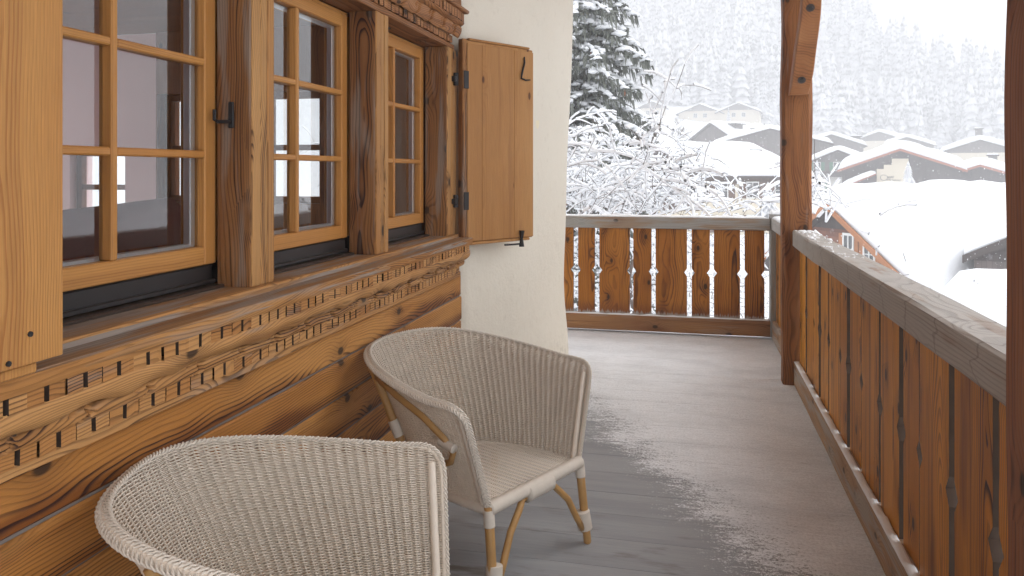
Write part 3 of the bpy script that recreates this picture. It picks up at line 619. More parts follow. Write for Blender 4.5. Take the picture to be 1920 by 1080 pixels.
RXI = .660
side = thing('side_railing', (.72, 3.6, 0), 'long side railing of orange brown boards under a thick weathered grey handrail', 'railing')
RT0, RT1 = .936, 1.048
rail = obj('top_rail', *timber((RXI + .069, 1.74, (RT0 + RT1) / 2), (RXI + .069, 5.515, (RT0 + RT1) / 2), .138, RT1 - RT0, c=.009, n=46, amp=.005, seed=41), M['railY'], side)
obj('top_rail', *timber((RXI + .069, 5.68, (RT0 + RT1) / 2), (RXI + .069, 6.965, (RT0 + RT1) / 2), .130, RT1 - RT0 - .01, c=.009, n=20, amp=.003, seed=42), M['railY'], side)
obj('bottom_rail', *timber((RXI + .062, 1.74, .086), (RXI + .062, 5.515, .086), .10, .165, c=.007, n=40, amp=.004, seed=43), M['baseY'], side)
obj('bottom_rail', *timber((RXI + .062, 5.68, .086), (RXI + .062, 6.965, .086), .10, .160, c=.007, n=14, amp=.004, seed=44), M['baseY'], side)
sep_px = [1500, 1513, 1528, 1539, 1555, 1578, 1593, 1617, 1653, 1692, 1727, 1789, 1870]
ys = [on_x(p, RXI + .05) for p in sep_px]; ys = [5.50] + [v for v in ys if v < 5.42] + [1.50]
for k in range(len(ys) - 1):
    b, a = ys[k], ys[k + 1]; g = .017
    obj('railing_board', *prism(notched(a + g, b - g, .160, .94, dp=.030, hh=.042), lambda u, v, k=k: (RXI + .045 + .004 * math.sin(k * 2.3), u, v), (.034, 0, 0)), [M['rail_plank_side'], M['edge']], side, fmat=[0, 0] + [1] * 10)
yy = 5.72
for wd in (.19, .16, .22, .18, .20, .17):
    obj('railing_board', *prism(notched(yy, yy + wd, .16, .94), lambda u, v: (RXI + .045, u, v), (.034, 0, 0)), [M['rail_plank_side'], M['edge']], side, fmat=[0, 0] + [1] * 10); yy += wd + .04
obj('snow_line', *snow_bed((RXI + .024, 1.76, .166), (RXI + .024, 5.50, .166), .032, .012, 120, 9, 1.0), M['snow'], side, True)
sc_ = obj('snow_cap', *snow_bed((RXI + .069, 5.69, 1.043), (RXI + .069, 6.95, 1.043), .125, .020, 30, 8), M['snow'], side, True)
# loose snow crumbs along the handrail
cr = MB()
for k in range(70):
    yy = 5.46 - 1.7 * random.random() ** 1.8; xx = RXI + .012 + .112 * random.random(); r = random.uniform(.006, .022) * (1 if yy > 4.7 else .5)
    ring1 = [(xx + math.cos(a) * r * random.uniform(.6, 1.3), yy + math.sin(a) * r * random.uniform(.9, 1.8), RT1 - .004) for a in (q * math.pi / 3.5 for q in range(7))]
    cr.add(sweep([ring1, [((p[0] - xx) * .6 + xx, (p[1] - yy) * .6 + yy, RT1 + .003 + r * .22) for p in ring1]]))
o = cr.build('snow_crumbs', M['snow'], side, True); o['kind'] = 'stuff'

# posts carrying the roof
def hewn(x0, x1, y0, y1, z0, z1, seed, amp=.010, c=.02, n=40):
    V, Fc = timber(((x0 + x1) / 2, (y0 + y1) / 2, z0), ((x0 + x1) / 2, (y0 + y1) / 2, z1), x1 - x0, y1 - y0, up=(0, 1, 0), c=c, n=n, amp=amp, seed=seed); return V, Fc
p1 = thing('roof_post', (.695, 5.60, 0), 'tall hewn brown roof post with a bolted brace above the snowy handrail', 'post')
obj('shaft', *hewn(.600, .790, 5.52, 5.675, -.01, 3.20, 51), M['beam'], p1)
br = []
for i in range(15):
    f = i / 14; yy = 5.47 - .86 * f; zz = 1.955 + 1.15 * f; bx = .692 + .012 * math.sin(f * 5) ; wv = .060 + .004 * math.sin(f * 9)
    t = Vector((0, -.86, 1.15)).normalized(); u = Vector((0, 1.15, .86)).normalized()
    o_ = Vector((bx + .03 * f, yy, zz)); w_l, w_r = wv + .005 * nz(f * 6, 1, 1), wv + .006 * nz(f * 6, 7, 2)
    ring_ = [o_ + Vector((a * (w_l if a < 0 else w_r), 0, 0)) + u * b for a, b in ((-1, -.035), (-.9, -.048), (.9, -.048), (1, -.035), (1, .04), (-1, .04))]
    if i == 0: ring_ = [Vector((p.x, p.y, 1.955)) for p in ring_]
    br.append(ring_)
bo = obj('brace', *sweep(br), M['brace'], p1)
for f in (.10, .455):
    cpt = Vector((.695 + .03 * f, 5.47 - .86 * f, 1.955 + 1.15 * f)) - u * .047
    obj('bolt', *tube([cpt + u * .004, cpt - u * .012], [.016, .015], 6), M['iron'], bo)
    obj('washer', *tube([cpt + u * .003, cpt - u * .005], .026, 12), plain('dark_washer', (.06, .045, .04), .6, .3), bo)
p2 = thing('roof_post', (.70, 1.62, 0), 'dark reddish hewn roof post where the handrail ends', 'post')
obj('shaft', *hewn(.604, .80, 1.46, 1.718, -.01, 3.20, 57, amp=.012, c=.012, n=46), M['beam2'], p2)
bm_ = thing('roof_beam', (.70, 3, 3.2), 'brown eave beam resting on the roof posts', 'beam')
obj('beam', *timber((.70, -1.6, 3.26), (.70, 7.4, 3.26), .18, .12, n=40, amp=.006, seed=61), M['roofwood'], bm_)
# ------------------------------------------------------------------ wicker armchairs
def chair_proto(name, loc, rz, label):
    t = thing(name, loc, label, 'armchair', 'wicker armchairs on the balcony', rz, 'local')
    Z0 = .318; NC = 62; N_EXP = 2.7
    def plan(th, v):
        a = .272 + .108 * v + .014 * max(0, (v - .8) / .2) ** 2; D = .50 + .196 * v ** 1.1; c_, s_ = math.cos(th), math.sin(th)
        return -a * math.copysign(abs(c_) ** (2 / N_EXP), c_), -D * max(0, s_) ** (2 / N_EXP) - .012 * v
    ths = np.linspace(0, math.pi, 1600); pts = np.array([plan(q, .7) for q in ths]); sl_ = np.r_[0, np.cumsum(np.linalg.norm(np.diff(pts, axis=0), axis=1))]; sl_ /= sl_[-1]
    TH = lambda u: float(np.interp(u, sl_, ths))
    UC = .036
    def vmax(u):
        e = min(u, 1 - u)
        if e >= UC: return 1.0
        q = math.sqrt(max(e, 0) / UC); return .84 + .16 * (1 - (1 - q) ** 2)
    def S(u, v):
        th = TH(min(1, max(0, u))); x, y = plan(th, v); dfr = max(0, math.sin(th)) ** (2 / N_EXP)
        zt = .669 + .097 * dfr ** 1.3
        return Vector((x, y, Z0 + (zt - Z0) * v))
    def Nn(u, v):
        e = 1e-3; du = S(min(1, u + e), v) - S(max(0, u - e), v); dv = S(u, min(1, v + e)) - S(u, max(0, v - e)); n = dv.cross(du); n.normalize(); return n
    # woven shell: stakes and over-under cane rows
    SEG = 6; NU = NC * SEG; NR = 124; us = np.linspace(.004, .996, NU + 1)
    grid = np.zeros((NU + 1, 24, 3)); gn = np.zeros((NU + 1, 24, 3)); vs_ = np.linspace(0, 1, 24)
    for i, u in enumerate(us):
        for j, v in enumerate(vs_): grid[i, j] = S(u, v); gn[i, j] = Nn(u, v)
    def at(v_arr):                                       # interpolate along v for every u
        f = np.clip(v_arr, 0, 1) * 23; j = np.minimum(f.astype(int), 22); w_ = (f - j)[:, None]; i = np.arange(NU + 1)
        return grid[i, j] * (1 - w_) + grid[i, j + 1] * w_, gn[i, j] * (1 - w_) + gn[i, j + 1] * w_
    VM = np.array([vmax(u) for u in us]); V = []; Fc = []; base = 0; col = np.arange(NU + 1) / SEG
    up = np.array([0, 0, 1.])
    for r in range(NR):
        v0 = (r + .5) / NR; keep = v0 <= VM
        if keep.sum() < 8: continue
        i0, i1 = np.argmax(keep), NU - np.argmax(keep[::-1])
        P, Nm = at(np.full(NU + 1, v0)); ph = math.pi * r
        P = P + Nm * (.0060 * np.cos(math.pi * col + ph) + .0024 * np.cos(2 * math.pi * col) + .0006 * RNG.standard_normal(NU + 1))[:, None] + up * (.0004 * RNG.standard_normal())
        P, Nm = P[i0:i1 + 1], Nm[i0:i1 + 1]; n = len(P); hv = .0022; hn = .0018
        ring = np.stack([P - up * hv, P + Nm * hn, P + up * hv, P - Nm * hn], 1); V.append(ring.reshape(-1, 3))
        a = np.arange(n - 1) * 4 + base
        for k in range(4): Fc.append(np.stack([a + k, a + (k + 1) % 4, a + 4 + (k + 1) % 4, a + 4 + k], 1))
        base += n * 4
    sh_ = obj('woven_shell', np.concatenate(V), np.concatenate(Fc), M['wicker'], t, True, npy=True)
    mb = MB()
    for k in range(NC + 1):
        u = .004 + .992 * k / NC; mb.add(tube([S(u, v * vmax(u)) for v in np.linspace(0, 1, 9)], .0032, 5))
    mb.build('shell_stakes', M['wicker'], sh_, True)
    # seat
    V = []; Fc = []; base = 0; D0 = .50; yy = -.012
    while yy > -D0 + .012:
        a = .272 * max(0, 1 - (abs(yy) / D0) ** N_EXP) ** (1 / N_EXP); n = max(3, int(a * 2 / .007)); xs = np.linspace(-a, a, n); row = int(round(-yy / .0046))
        P = np.stack([xs, np.full(n, yy), .322 + .0026 * np.cos(math.pi * xs / .026 + math.pi * row) - .010 * np.clip(1 - (xs / .27) ** 2, 0, 1)], 1)
        ring = np.stack([P + np.array([0, .0025, 0]), P + np.array([0, 0, .0016]), P - np.array([0, .0025, 0]), P - np.array([0, 0, .0016])], 1); V.append(ring.reshape(-1, 3))
        b_ = np.arange(n - 1) * 4 + base
        for k in range(4): Fc.append(np.stack([b_ + k, b_ + (k + 1) % 4, b_ + 4 + (k + 1) % 4, b_ + 4 + k], 1))
        base += n * 4; yy -= .0046
    se = obj('woven_seat', np.concatenate(V), np.concatenate(Fc), M['wicker'], t, True, npy=True)
    mb = MB()
    for k in range(-9, 10): mb.add(tube([(k * .026, -.01, .316), (k * .026, -D0 * max(.1, 1 - (abs(k * .026) / .272) ** N_EXP) ** (1 / N_EXP), .316)], .0026, 5))
    mb.build('seat_stakes', M['wicker'], se, True)
    # braid over the rim and down both front posts
    path = [S(0, v) for v in np.linspace(0, .82, 14)]
    cu = [(UC * q * q, .84 + .16 * (1 - (1 - q) ** 2)) for q in np.linspace(.08, 1, 8)]
    path += [S(u, v) for u, v in cu] + [S(u, 1) for u in np.linspace(UC * 1.15, 1 - UC * 1.15, 150)] + [S(1 - u, v) for u, v in cu[::-1]] + [S(1, v) for v in np.linspace(.82, 0, 14)]
    pa = np.array([tuple(p) for p in path]); L = np.r_[0, np.cumsum(np.linalg.norm(np.diff(pa, axis=0), axis=1))]; tot = L[-1]; n = int(tot / .0075)
    sp = np.linspace(0, tot, n + 1); pc = np.stack([np.interp(sp, L, pa[:, k]) for k in range(3)], 1)
    for _ in range(3): pc[1:-1] = (pc[:-2] + pc[1:-1] * 2 + pc[2:]) / 4
    T_ = np.gradient(pc, axis=0); T_ /= np.linalg.norm(T_, axis=1, keepdims=True)
    cen = np.array([0, -.28, .30]); out = pc - cen; out -= T_ * (out * T_).sum(1, keepdims=True); out /= np.linalg.norm(out, axis=1, keepdims=True)
    horiz = np.clip((sp - .40) / .10, 0, 1) * np.clip((tot - .40 - sp) / .10, 0, 1)
    latv = np.cross(T_, out); ov = out * (1 - .25 * horiz[:, None]) + up * .25 * horiz[:, None]; ov /= np.linalg.norm(ov, axis=1, keepdims=True); latv = np.cross(T_, ov)
    outh = out.copy(); outh[:, 2] = 0; outh /= np.linalg.norm(outh, axis=1, keepdims=True) + 1e-6; pc = pc + outh * (.007 * horiz)[:, None] - up * (.008 * horiz)[:, None]
    wl = .060; A = .009 + .004 * horiz; B = .0050 + .001 * horiz; mb = MB()
    for k in range(5):
        ph = 2 * math.pi * (sp / wl + k / 5)
        for dd in (-.0026, .0026):
            q = pc + latv * (A * np.sin(ph))[:, None] + ov * (B * np.sin(2 * ph) + .003)[:, None] + latv * dd + T_ * dd
            mb.add(tube([tuple(p) for p in q], .0029, 5))
    mb.build('braided_rim', M['wrap'], t, True)
    core = obj('rim_core', *tube([tuple(p) for p in pc[::4]], .0085, 6), M['wicker'], t, True)
    # cane-wrapped pole: fine rings
    def wrapped(pts, r, pitch=.0036, k=10):
        P = np.array([tuple(p) for p in pts]); L = np.r_[0, np.cumsum(np.linalg.norm(np.diff(P, axis=0), axis=1))]; n = max(6, int(L[-1] / pitch * 2)); s_ = np.linspace(0, L[-1], n)
        Q = [tuple(np.interp(x, L, P[:, c_]) for c_ in range(3)) for x in s_]
        return tube(Q, [r * (1 + (.035 if i % 2 else -.035)) for i in range(n)], k)
    FR, FLg = Vector((.272, .004, Z0 - .006)), Vector((-.272, .004, Z0 - .006))
    obj('front_rail', *wrapped([FLg, FR], .024), M['wrap'], t, True)
    obj('rail_wrap', *wrapped([FLg.lerp(FR, .37) + Vector((0, 0, -.012)), FLg.lerp(FR, .63) + Vector((0, 0, -.012))], .033), M['wrap'], t, True)
    obj('seat_rail', *wrapped([S(u, 0) + Vector((0, 0, -.012)) for u in np.linspace(0, 1, 60)], .017, .005), M['wrap'], t, True)
    for sgn in (-1, 1):
        u0 = .015 if sgn < 0 else .985; inn = Vector((-sgn * .004, -.002, 0))
        obj('front_post', *wrapped([S(u0, v) + inn for v in np.linspace(0, .90, 8)], .0115), M['wicker'], t, True)
        top, ft = Vector((sgn * .272, .002, Z0)), Vector((sgn * .282, .035, .0))
        lg = obj('leg', *tube([top, top.lerp(ft, .35), top.lerp(ft, .7), ft + Vector((0, 0, .006)), ft], [.0165, .0165, .016, .0150, .012], 12), M['rattan'], t, True)
        obj('leg_wrap', *wrapped([top.lerp(ft, .03), top.lerp(ft, .20)], .0195), M['wrap'], lg, True)
        wp = [top.lerp(ft, .60), top.lerp(ft, .82)]
        obj('leg_wrap', *wrapped([wp[0] + Vector((-sgn * .013, 0, 0)), wp[1] + Vector((-sgn * .006, 0, 0))], .0285), M['wrap'], lg, True)
        b0 = wp[1] + Vector((-sgn * .020, .002, .0)); b3 = Vector((sgn * .055, .002, Z0 - .040))
        br_ = [b0, b0.lerp(b3, .18) + Vector((-sgn * .002, 0, .02)), b0.lerp(b3, .45) + Vector((sgn * .006, 0, .045)), b0.lerp(b3, .72) + Vector((sgn * .004, 0, .04)), b3 + Vector((sgn * .03, 0, .008)), b3]
        obj('brace', *tube(br_, .0125, 10), M['rattan'], t, True)
        # rear leg climbs outside the shell to the rim
        ub = .30 if sgn < 0 else .70; rt = S(ub, .97); ro = Nn(ub, .9); ro.z = 0; ro.normalize()
        if ro.dot(Vector((rt.x, rt.y + .25, 0))) < 0: ro = -ro
        rb = S(ub, 0) + ro * .03; foot = Vector((rb.x + sgn * .01, rb.y - .02, 0))
        P = [foot, foot.lerp(rb, .5), rb + ro * .004, S(ub, .35) + ro * .026, S(ub, .7) + ro * .022, rt + ro * .010 - Vector((0, 0, .015))]
        rl = obj('leg', *tube(P, [.0135, .0155, .016, .0155, .015, .014], 10), M['rattan'], t, True)
        obj('leg_wrap', *wrapped([P[3] + (P[4] - P[3]) * -.05, P[3] + (P[4] - P[3]) * .35], .019), M['wrap'], rl, True)
        # bent arm support on the outside
        uo = lambda u: u if sgn < 0 else 1 - u
        def outp(u, v, off):
            n_ = Nn(uo(u), v); c0 = S(uo(u), v)
            if n_.dot(Vector((c0.x, c0.y + .25, 0))) < 0: n_ = -n_
            return c0 + n_ * off
        loop = [outp(.28, .90, .018), outp(.20, .86, .018), outp(.12, .78, .018), outp(.07, .64, .018), outp(.055, .52, .017), outp(.075, .40, .016), outp(.14, .28, .016), outp(.22, .20, .016)]
        lp = obj('arm_support', *tube(loop, .0115, 9), M['rattan'], t, True)
        obj('support_wrap', *wrapped([outp(.085, .60, .020), outp(.045, .575, .020)], .0160), M['wrap'], lp, True)
    return t
def copy_tree(o, parent=None):
    c = o.copy(); COL.objects.link(c); c.parent = parent
    for ch in o.children: copy_tree(ch, c)
    return c
ch1 = chair_proto('wicker_armchair', (0, 0, 0), 0, 'pale wicker armchair whose front legs show, beside the plastered wall')
ch2 = copy_tree(ch1)
ch2['label'] = 'pale wicker armchair with a high curved back below the first window'
for o_, loc_, phi_ in ((ch1, (-.55, 2.766, 0), -.45), (ch2, (-.559, 1.716, 0), .307)):
    o_.location = loc_; o_.rotation_euler = (0, 0, phi_ - R(90))
# ------------------------------------------------------------------ terrain
def ground_z(x, y):
    d = math.hypot(x, y); k = [(-60, -4.5), (0, -4.2), (10, -4.4), (22, -7.0), (36, -9.3), (60, -10), (110, -9), (145, -4.5), (190, 4), (240, 15), (290, 25), (330, 38), (380, 66), (520, 150), (700, 180)]
    z = float(np.interp(y, [a for a, b in k], [b for a, b in k]))
    if y > 110: kf = float(np.interp(x, [-20, 25, 62], [1, .85, .42])); kf += (1 - kf) * sstep(300, 420, y); z = -9.0 + (z + 9.0) * kf
    cap = float(np.interp(x, [-300, -60, 20, 95, 150, 200, 320], [150, 150, 142, 112, 74, 52, 30])) + 9 * nz(x * .012, y * .012, 1)
    if x > 50 and y > 200: cap = min(cap, float(np.interp(x, [50, 70, 87, 115, 140, 170, 225], [150, 92, 50, 36, 26, 18, 4])))
    if y > 300: z = min(z, cap + .02 * (y - 300)) if z > 25 else z
    return z + (2.2 * nz(x * .02, y * .02, 3) + .7 * nz(x * .09, y * .09, 5)) * sstep(14, 80, d)
def gz_np(xs, ys): return np.array([[ground_z(x, y) for y in ys] for x in xs])
gx = np.unique(np.r_[np.linspace(-330, -60, 46), np.linspace(-60, 70, 66), np.linspace(70, 330, 46)]); gy = np.unique(np.r_[np.linspace(-60, 0, 12), np.linspace(0, 60, 40), np.linspace(60, 300, 60), np.linspace(300, 600, 60)])
GZ = gz_np(gx, gy); V = np.array([(x, y, GZ[i, j]) for i, x in enumerate(gx) for j, y in enumerate(gy)]); m = len(gy)
Fq = np.array([(i * m + j, (i + 1) * m + j, (i + 1) * m + j + 1, i * m + j + 1) for i in range(len(gx) - 1) for j in range(m - 1)])
g = obj('ground', V, Fq, M['snow'], None, True, center=False, npy=True); tag(g, 'snow covered ground rising to the mountain side', 'ground', kind='structure')

# ------------------------------------------------------------------ materials outdoors
def ext_wood(name, light, dark, axis='Z', boards=6.0):
    s = NT(name); x, y, z = s.sep(s.objco()); a = s.add(x, s.mul(y, 1.0)) if axis == 'Z' else z
    f = s.math('FRACT', s.mul(a, boards)); idc = s.math('FLOOR', s.mul(a, boards))
    n = s.noise(s.vec(s.mul(idc, 3.7), s.mul(z if axis == 'Z' else s.add(x, y), .6), 0.0), 1, 3)
    c = s.mix(s.sstep(n, .3, .7), light, dark); c = s.mix(s.sstep(f, .12, .0, 0, .6), c, tuple(q * .3 for q in dark))
    c = s.mix(s.sstep(s.noise(s.objco(), 1.3, 4, .7), .60, .72, 0, .35), c, (.5, .5, .52))
    return s.bsdf(c, .8)
M['xgrey'] = ext_wood('weathered_cladding', (.16, .13, .12), (.11, .09, .085)); M['xbrown'] = ext_wood('brown_cladding', (.135, .085, .062), (.09, .055, .042))
M['xdark'] = ext_wood('dark_cladding', (.085, .068, .062), (.058, .046, .043))
M['shingle'] = ext_wood('shingles', (.26, .10, .055), (.15, .06, .035), 'X', 5.0); M['xorange'] = plain('orange_trim', (.40, .16, .06), .7, var=.2)
M['cream'] = plain('cream_render', (.70, .63, .50), .85, var=.06, scale=.7); M['white_r'] = plain('white_render', (.74, .72, .68), .85, var=.05, scale=.7)
M['green'] = plain('green_shutter', (.045, .20, .11), .6, var=.15); M['brownsh'] = plain('brown_shutter', (.13, .07, .045), .6)
M['wpaint'] = plain('white_window_paint', (.78, .78, .76), .5, var=.03); M['dglass'] = plain('dark_window_glass', (.10, .105, .11), .12, var=.2)
M['tile'] = plain('red_roof_edge', (.36, .12, .07), .7, var=.25, scale=9); M['awning'] = plain('orange_awning', (.62, .36, .10), .8, var=.2, scale=4)
M['roofd'] = plain('dark_roof_boards', (.075, .06, .055), .8, var=.2); M['stone'] = plain('chimney_stone', (.16, .145, .14), .9, var=.25, scale=5)

def gable_snow(w_, L, tanp, o, of, th, seed, nx=26, ny=20, rnd=.5):
    """deep rounded snow lying on a two-pitch roof; local frame, apex of the roof boards at z=0"""
    hw = w_ / 2 + o; V = []; xs = np.linspace(-1, 1, nx + 1); ys_ = np.linspace(0, 1, ny + 1)
    top = []; bot = []
    for j, f in enumerate(ys_):
        yy = -of + (L + 2 * of) * f; ef = min(1, min(f, 1 - f) * (L + 2 * of) / (th * .9)); ef = math.sqrt(max(0, 1 - (1 - ef) ** 2))
        for i, q in enumerate(xs):
            ee = min(1, (1 - abs(q)) * hw / (th * .9)); ee = math.sqrt(max(0, 1 - (1 - ee) ** 2)); k = .12 + .88 * ee * (.15 + .85 * ef)
            zr = -math.sqrt((q * hw) ** 2 + rnd ** 2) * tanp + rnd * tanp * .4
            nzv = nz(q * hw * .35 + seed, yy * .35, seed) * .30 + nz(q * hw * 1.1, yy * 1.1, seed + 5) * .10
            top.append((q * hw, yy, max(zr + th * k * (1 + nzv), -abs(q) * hw * tanp + .02))); bot.append((q * hw, yy, -abs(q) * hw * tanp + .005))
    n = nx + 1; V = top + bot; N = len(top); Fc = [(j * n + i, j * n + i + 1, (j + 1) * n + i + 1, (j + 1) * n + i) for j in range(ny) for i in range(nx)]
    Fc += [(N + j * n + i, N + (j + 1) * n + i, N + (j + 1) * n + i + 1, N + j * n + i + 1) for j in range(ny) for i in range(nx)]
    rim = [i for i in range(n)] + [j * n + nx for j in range(1, ny + 1)] + [ny * n + i for i in range(nx - 1, -1, -1)] + [j * n for j in range(ny - 1, 0, -1)]
    Fc += [(rim[k], N + rim[k], N + rim[(k + 1) % len(rim)], rim[(k + 1) % len(rim)]) for k in range(len(rim))]
    return V, Fc
def chalet(name, apex, yaw, w_, L, tanp, label, hwall=6.5, upper='xgrey', lower='cream', zsplit=-4.0, o=.9, of=1.0, th=.6, edge='roofd', windows=(), sidewin=(), chimneys=(), balc=(), seed=1, group=None, nx=26, ny=20, rnd=.5):
    """apex: front tip of the roof boards. local frame: gable faces -y, apex at origin, z down the wall is negative"""
    t = thing(name, apex, label, 'chalet', group, yaw, 'local')
    ORG[t.name] = Vector((0, 0, 0)); hw = w_ / 2; e = -.12 - hw * tanp; zb = -hw * tanp - hwall; y0 = of; y1 = of + L; i_ = .0
    up = [(-hw, zsplit), (hw, zsplit), (hw, e), (0, -.12), (-hw, e)] if zsplit < e else [(-hw * (zsplit + .12) / (e + .12), zsplit), (hw * (zsplit + .12) / (e + .12), zsplit), (0, -.12)]
    obj('upper_wall', *prism(up, lambda a, b: (a, y0, b), (0, L, 0)), M[upper], t)
    if zsplit < e: obj('lower_wall', *box(-hw + .04, hw - .04, y0 + .04, y1 - .04, zb, zsplit - .002, .0), M[lower], t)
    else:
        k = abs(zsplit + .12) / abs(e + .12); lw_ = [(-hw + .04, zb), (hw - .04, zb), (hw - .04, e), (hw * k - .04, zsplit - .004), (-hw * k + .04, zsplit - .004), (-hw + .04, e)]
        obj('lower_wall', *prism(lw_, lambda a, b: (a, y0 + .04, b), (0, L - .08, 0)), M[lower], t)
    ro = o + hw
    rfp = [(0, 0), (ro, -ro * tanp), (ro, -ro * tanp - .16), (0, -.17), (-ro, -ro * tanp - .16), (-ro, -ro * tanp)]
    r_ = obj('roof', *prism([(a, b) for a, b in rfp][::-1], lambda a, b: (a, 0, b), (0, L + 2 * of, 0)), M['roofd'], t)
    for sg in (-1, 1): obj('barge_board', *prism([(0, .02), (sg * (ro + .02), -ro * tanp + .02), (sg * (ro + .02), -ro * tanp - .26), (0, -.26)], lambda a, b: (a, -.05 - .003 * sg, b), (0, .05, 0)), M[edge], r_)
    Vs, Fs = gable_snow(w_, L + 2 * of - .2, tanp, o - .02, -.02, th, seed, nx, ny, rnd); obj('roof_snow', Vs, Fs, M['snow'], r_, True)
    def win(c_, n_, s_, ww, hh, shut, fm='wpaint'):
        c_, n_, s_ = Vector(c_), Vector(n_), Vector(s_); u_ = Vector((0, 0, 1))
        def slab(a0, a1, b0, b1, d0, d1): V, Fc = box(a0, a1, d0, d1, b0, b1, .0); return [c_ + s_ * v[0] + n_ * v[1] + u_ * v[2] for v in V], Fc
        q = obj('window', *slab(-ww / 2, ww / 2, 0, hh, -.02, .03), M['dglass'], t)
        f = MB()
        for a in ((-ww / 2 - .05, -ww / 2 + .04), (ww / 2 - .04, ww / 2 + .05), (-.03, .03)): f.add(slab(a[0], a[1], -.04, hh + .04, .0, .06))
        for b in ((-.08, .03), (hh - .03, hh + .08), (hh * .45, hh * .45 + .04)): f.add(slab(-ww / 2 - .05, ww / 2 + .05, b[0], b[1], .0, .058))
        f.build('frame', M[fm], q)
        if shut:
            for sg in (-1, 1): obj('shutter', *slab(*sorted((sg * (ww / 2 + .07), sg * (ww / 2 + .07 + ww * .55))), -.05, hh + .05, .0, .055), M[shut], q)
    for x, z, ww, hh, shut in windows: win((x, y0 - .03, z), (0, -1, 0), (1, 0, 0), ww, hh, shut)
    for sg, yy, z, ww, hh, shut in sidewin: win((sg * (hw + .03), y0 + yy, z), (sg, 0, 0), (0, sg, 0), ww, hh, shut)
    for x, yy, ww, hh in chimneys:
        zc = -abs(x) * tanp; c_ = obj('chimney', *box(x - ww / 2, x + ww / 2, yy - ww / 2, yy + ww / 2, zc - .3, zc + hh, .02), M['stone'], t)
        obj('cap', *box(x - ww * .7, x + ww * .7, yy - ww * .7, yy + ww * .7, zc + hh + .002, zc + hh + .16, .02), M['roofd'], c_)
        Vc, Fc = snow_bed((x - ww * .65, yy, zc + hh + .162), (x + ww * .65, yy, zc + hh + .162), ww * 1.3, .22, 8, 3); obj('snow_cap', Vc, Fc, M['snow'], c_, True)
    for x0, x1, z, hh in balc:
        b_ = obj('balcony', *box(x0, x1, y0 - .95, y0 - .01, z - .14, z, .0), M['roofd'], t)
        nbd = max(4, int((x1 - x0) / .6))
        for k in range(nbd): obj('balcony_board', *box(x0 + (x1 - x0) * k / nbd + .02, x0 + (x1 - x0) * (k + 1) / nbd - .02, y0 - .95, y0 - .90, z + .05, z + hh - .08, .0), M['xdark'], b_)
        obj('balcony_rail', *box(x0, x1, y0 - .98, y0 - .88, z + hh - .079, z + hh, .0), M['roofd'], b_)
    return t

# near brown chalet below the handrail
A = unproj(1549, 381, 34)
tA = chalet('shingled_chalet', A, R(-61), 10.4, 15, .60, 'shingled brown chalet with orange trimmed gable under a huge snow roof beyond the handrail', 5.5, 'xdark', 'shingle', -1.15, .8, .6, 1.25, 'xorange',
       windows=((.75, -2.5, .60, 1.15, None), (2.0, -2.6, .60, 1.15, None), (-2.2, -2.6, .62, 1.1, None)), seed=3, nx=40, ny=30, rnd=.9)
for x in (.75, 2.0):
    for sg in (-1, 1): obj('window_trim', *box(*sorted((x + sg * .37, x + sg * .60)), .53, .565, -2.7, -1.30, .0), M['xorange'], tA)
obj('gable_panel', *box(3.3, 4.1, .60, .636, -3.4, -2.45, .0), M['cream'], tA)
# plain shed at the right
B = unproj(1905, 440, 27)
rings = []
for k in range(13):
    f = k / 12; xx = 6.4 + 8 * f; hh = 6.5 * math.sin(min(1, f * 3.4 + .10) * math.pi / 2) * (1 + .05 * nz(k * .8, 2, 2)); yb_ = 26.0 + .6 * nz(k * .5, 1, 8)
    rings.append([(xx, yb_ - 3.5, -8.6), (xx, yb_ - 2.6, -8 + hh * .55), (xx, yb_ - 1.4, -8 + hh * .88), (xx, yb_, -8 + hh), (xx, yb_ + 1.5, -8 + hh * .96), (xx, yb_ + 3.2, -8 + hh * .5), (xx, yb_ + 4, -8.6)])
tag(obj('snow_bank', *sweep(rings), M['snow'], None, True), 'high rounded snow bank in front of the boarded shed', 'snow bank', kind='structure')
chalet('garden_shed', B, R(-18), 2.6, 4, .52, 'small grey boarded shed under snow beside the huge white roof', 2.0, 'xdark', 'xgrey', -1.0, .3, .3, .55, seed=4)
# sign house with its wing
Cc = unproj(1688, 279, 100)
tC = chalet('sign_house', Cc, R(-14), 14.0, 16, .37, 'dark boarded inn with stepped cream panel and curly sign lettering', 4.0, 'xdark', 'cream', -5.3, .5, 1.1, 1.25, 'tile', windows=((.3, -5.35, 1.3, 1.0, None), (3.0, -5.35, 1.3, 1.0, None)), chimneys=(), seed=5, nx=34)
for a, b, c_, d_ in ((-1.75, -.80, -5.9, -2.05), (-.798, 1.15, -5.9, -1.25), (-2.6, -1.752, -5.9, -2.6)): obj('cream_panel', *box(a - .2, b - .2, 1.0, 1.085, c_, d_, .0), M['cream'], tC)
ink = plain('sign_ink', (.10, .085, .08), .7)
def stroke(P, r=.035): return tube([(x, .985, z) for x, z in P], r, 5)
sg = MB(); ox, oz = -2.35, -3.75
sg.add(stroke([(ox + .42 + .42 * math.cos(a) * (1 + .08 * math.sin(a)), oz + .36 * math.sin(a)) for a in np.linspace(.9, 2 * math.pi + .75, 26)]))
sg.add(stroke([(ox + .85 + .75 * q, oz + .05 + .13 * math.sin(q * 21) + .05 * q) for q in np.linspace(0, 1, 34)]))
sg.add(stroke([(ox + .78, oz - .70), (ox + .80, oz - .20), (ox + .84, oz + .02), (ox + 1.02, oz + .0), (ox + 1.06, oz - .18), (ox + .84, oz - .28)]))
sg.add(stroke([(ox + 1.05 + 1.35 * q, oz - .30 + .11 * math.sin(q * 27) - .06 * q) for q in np.linspace(0, 1, 44)]))
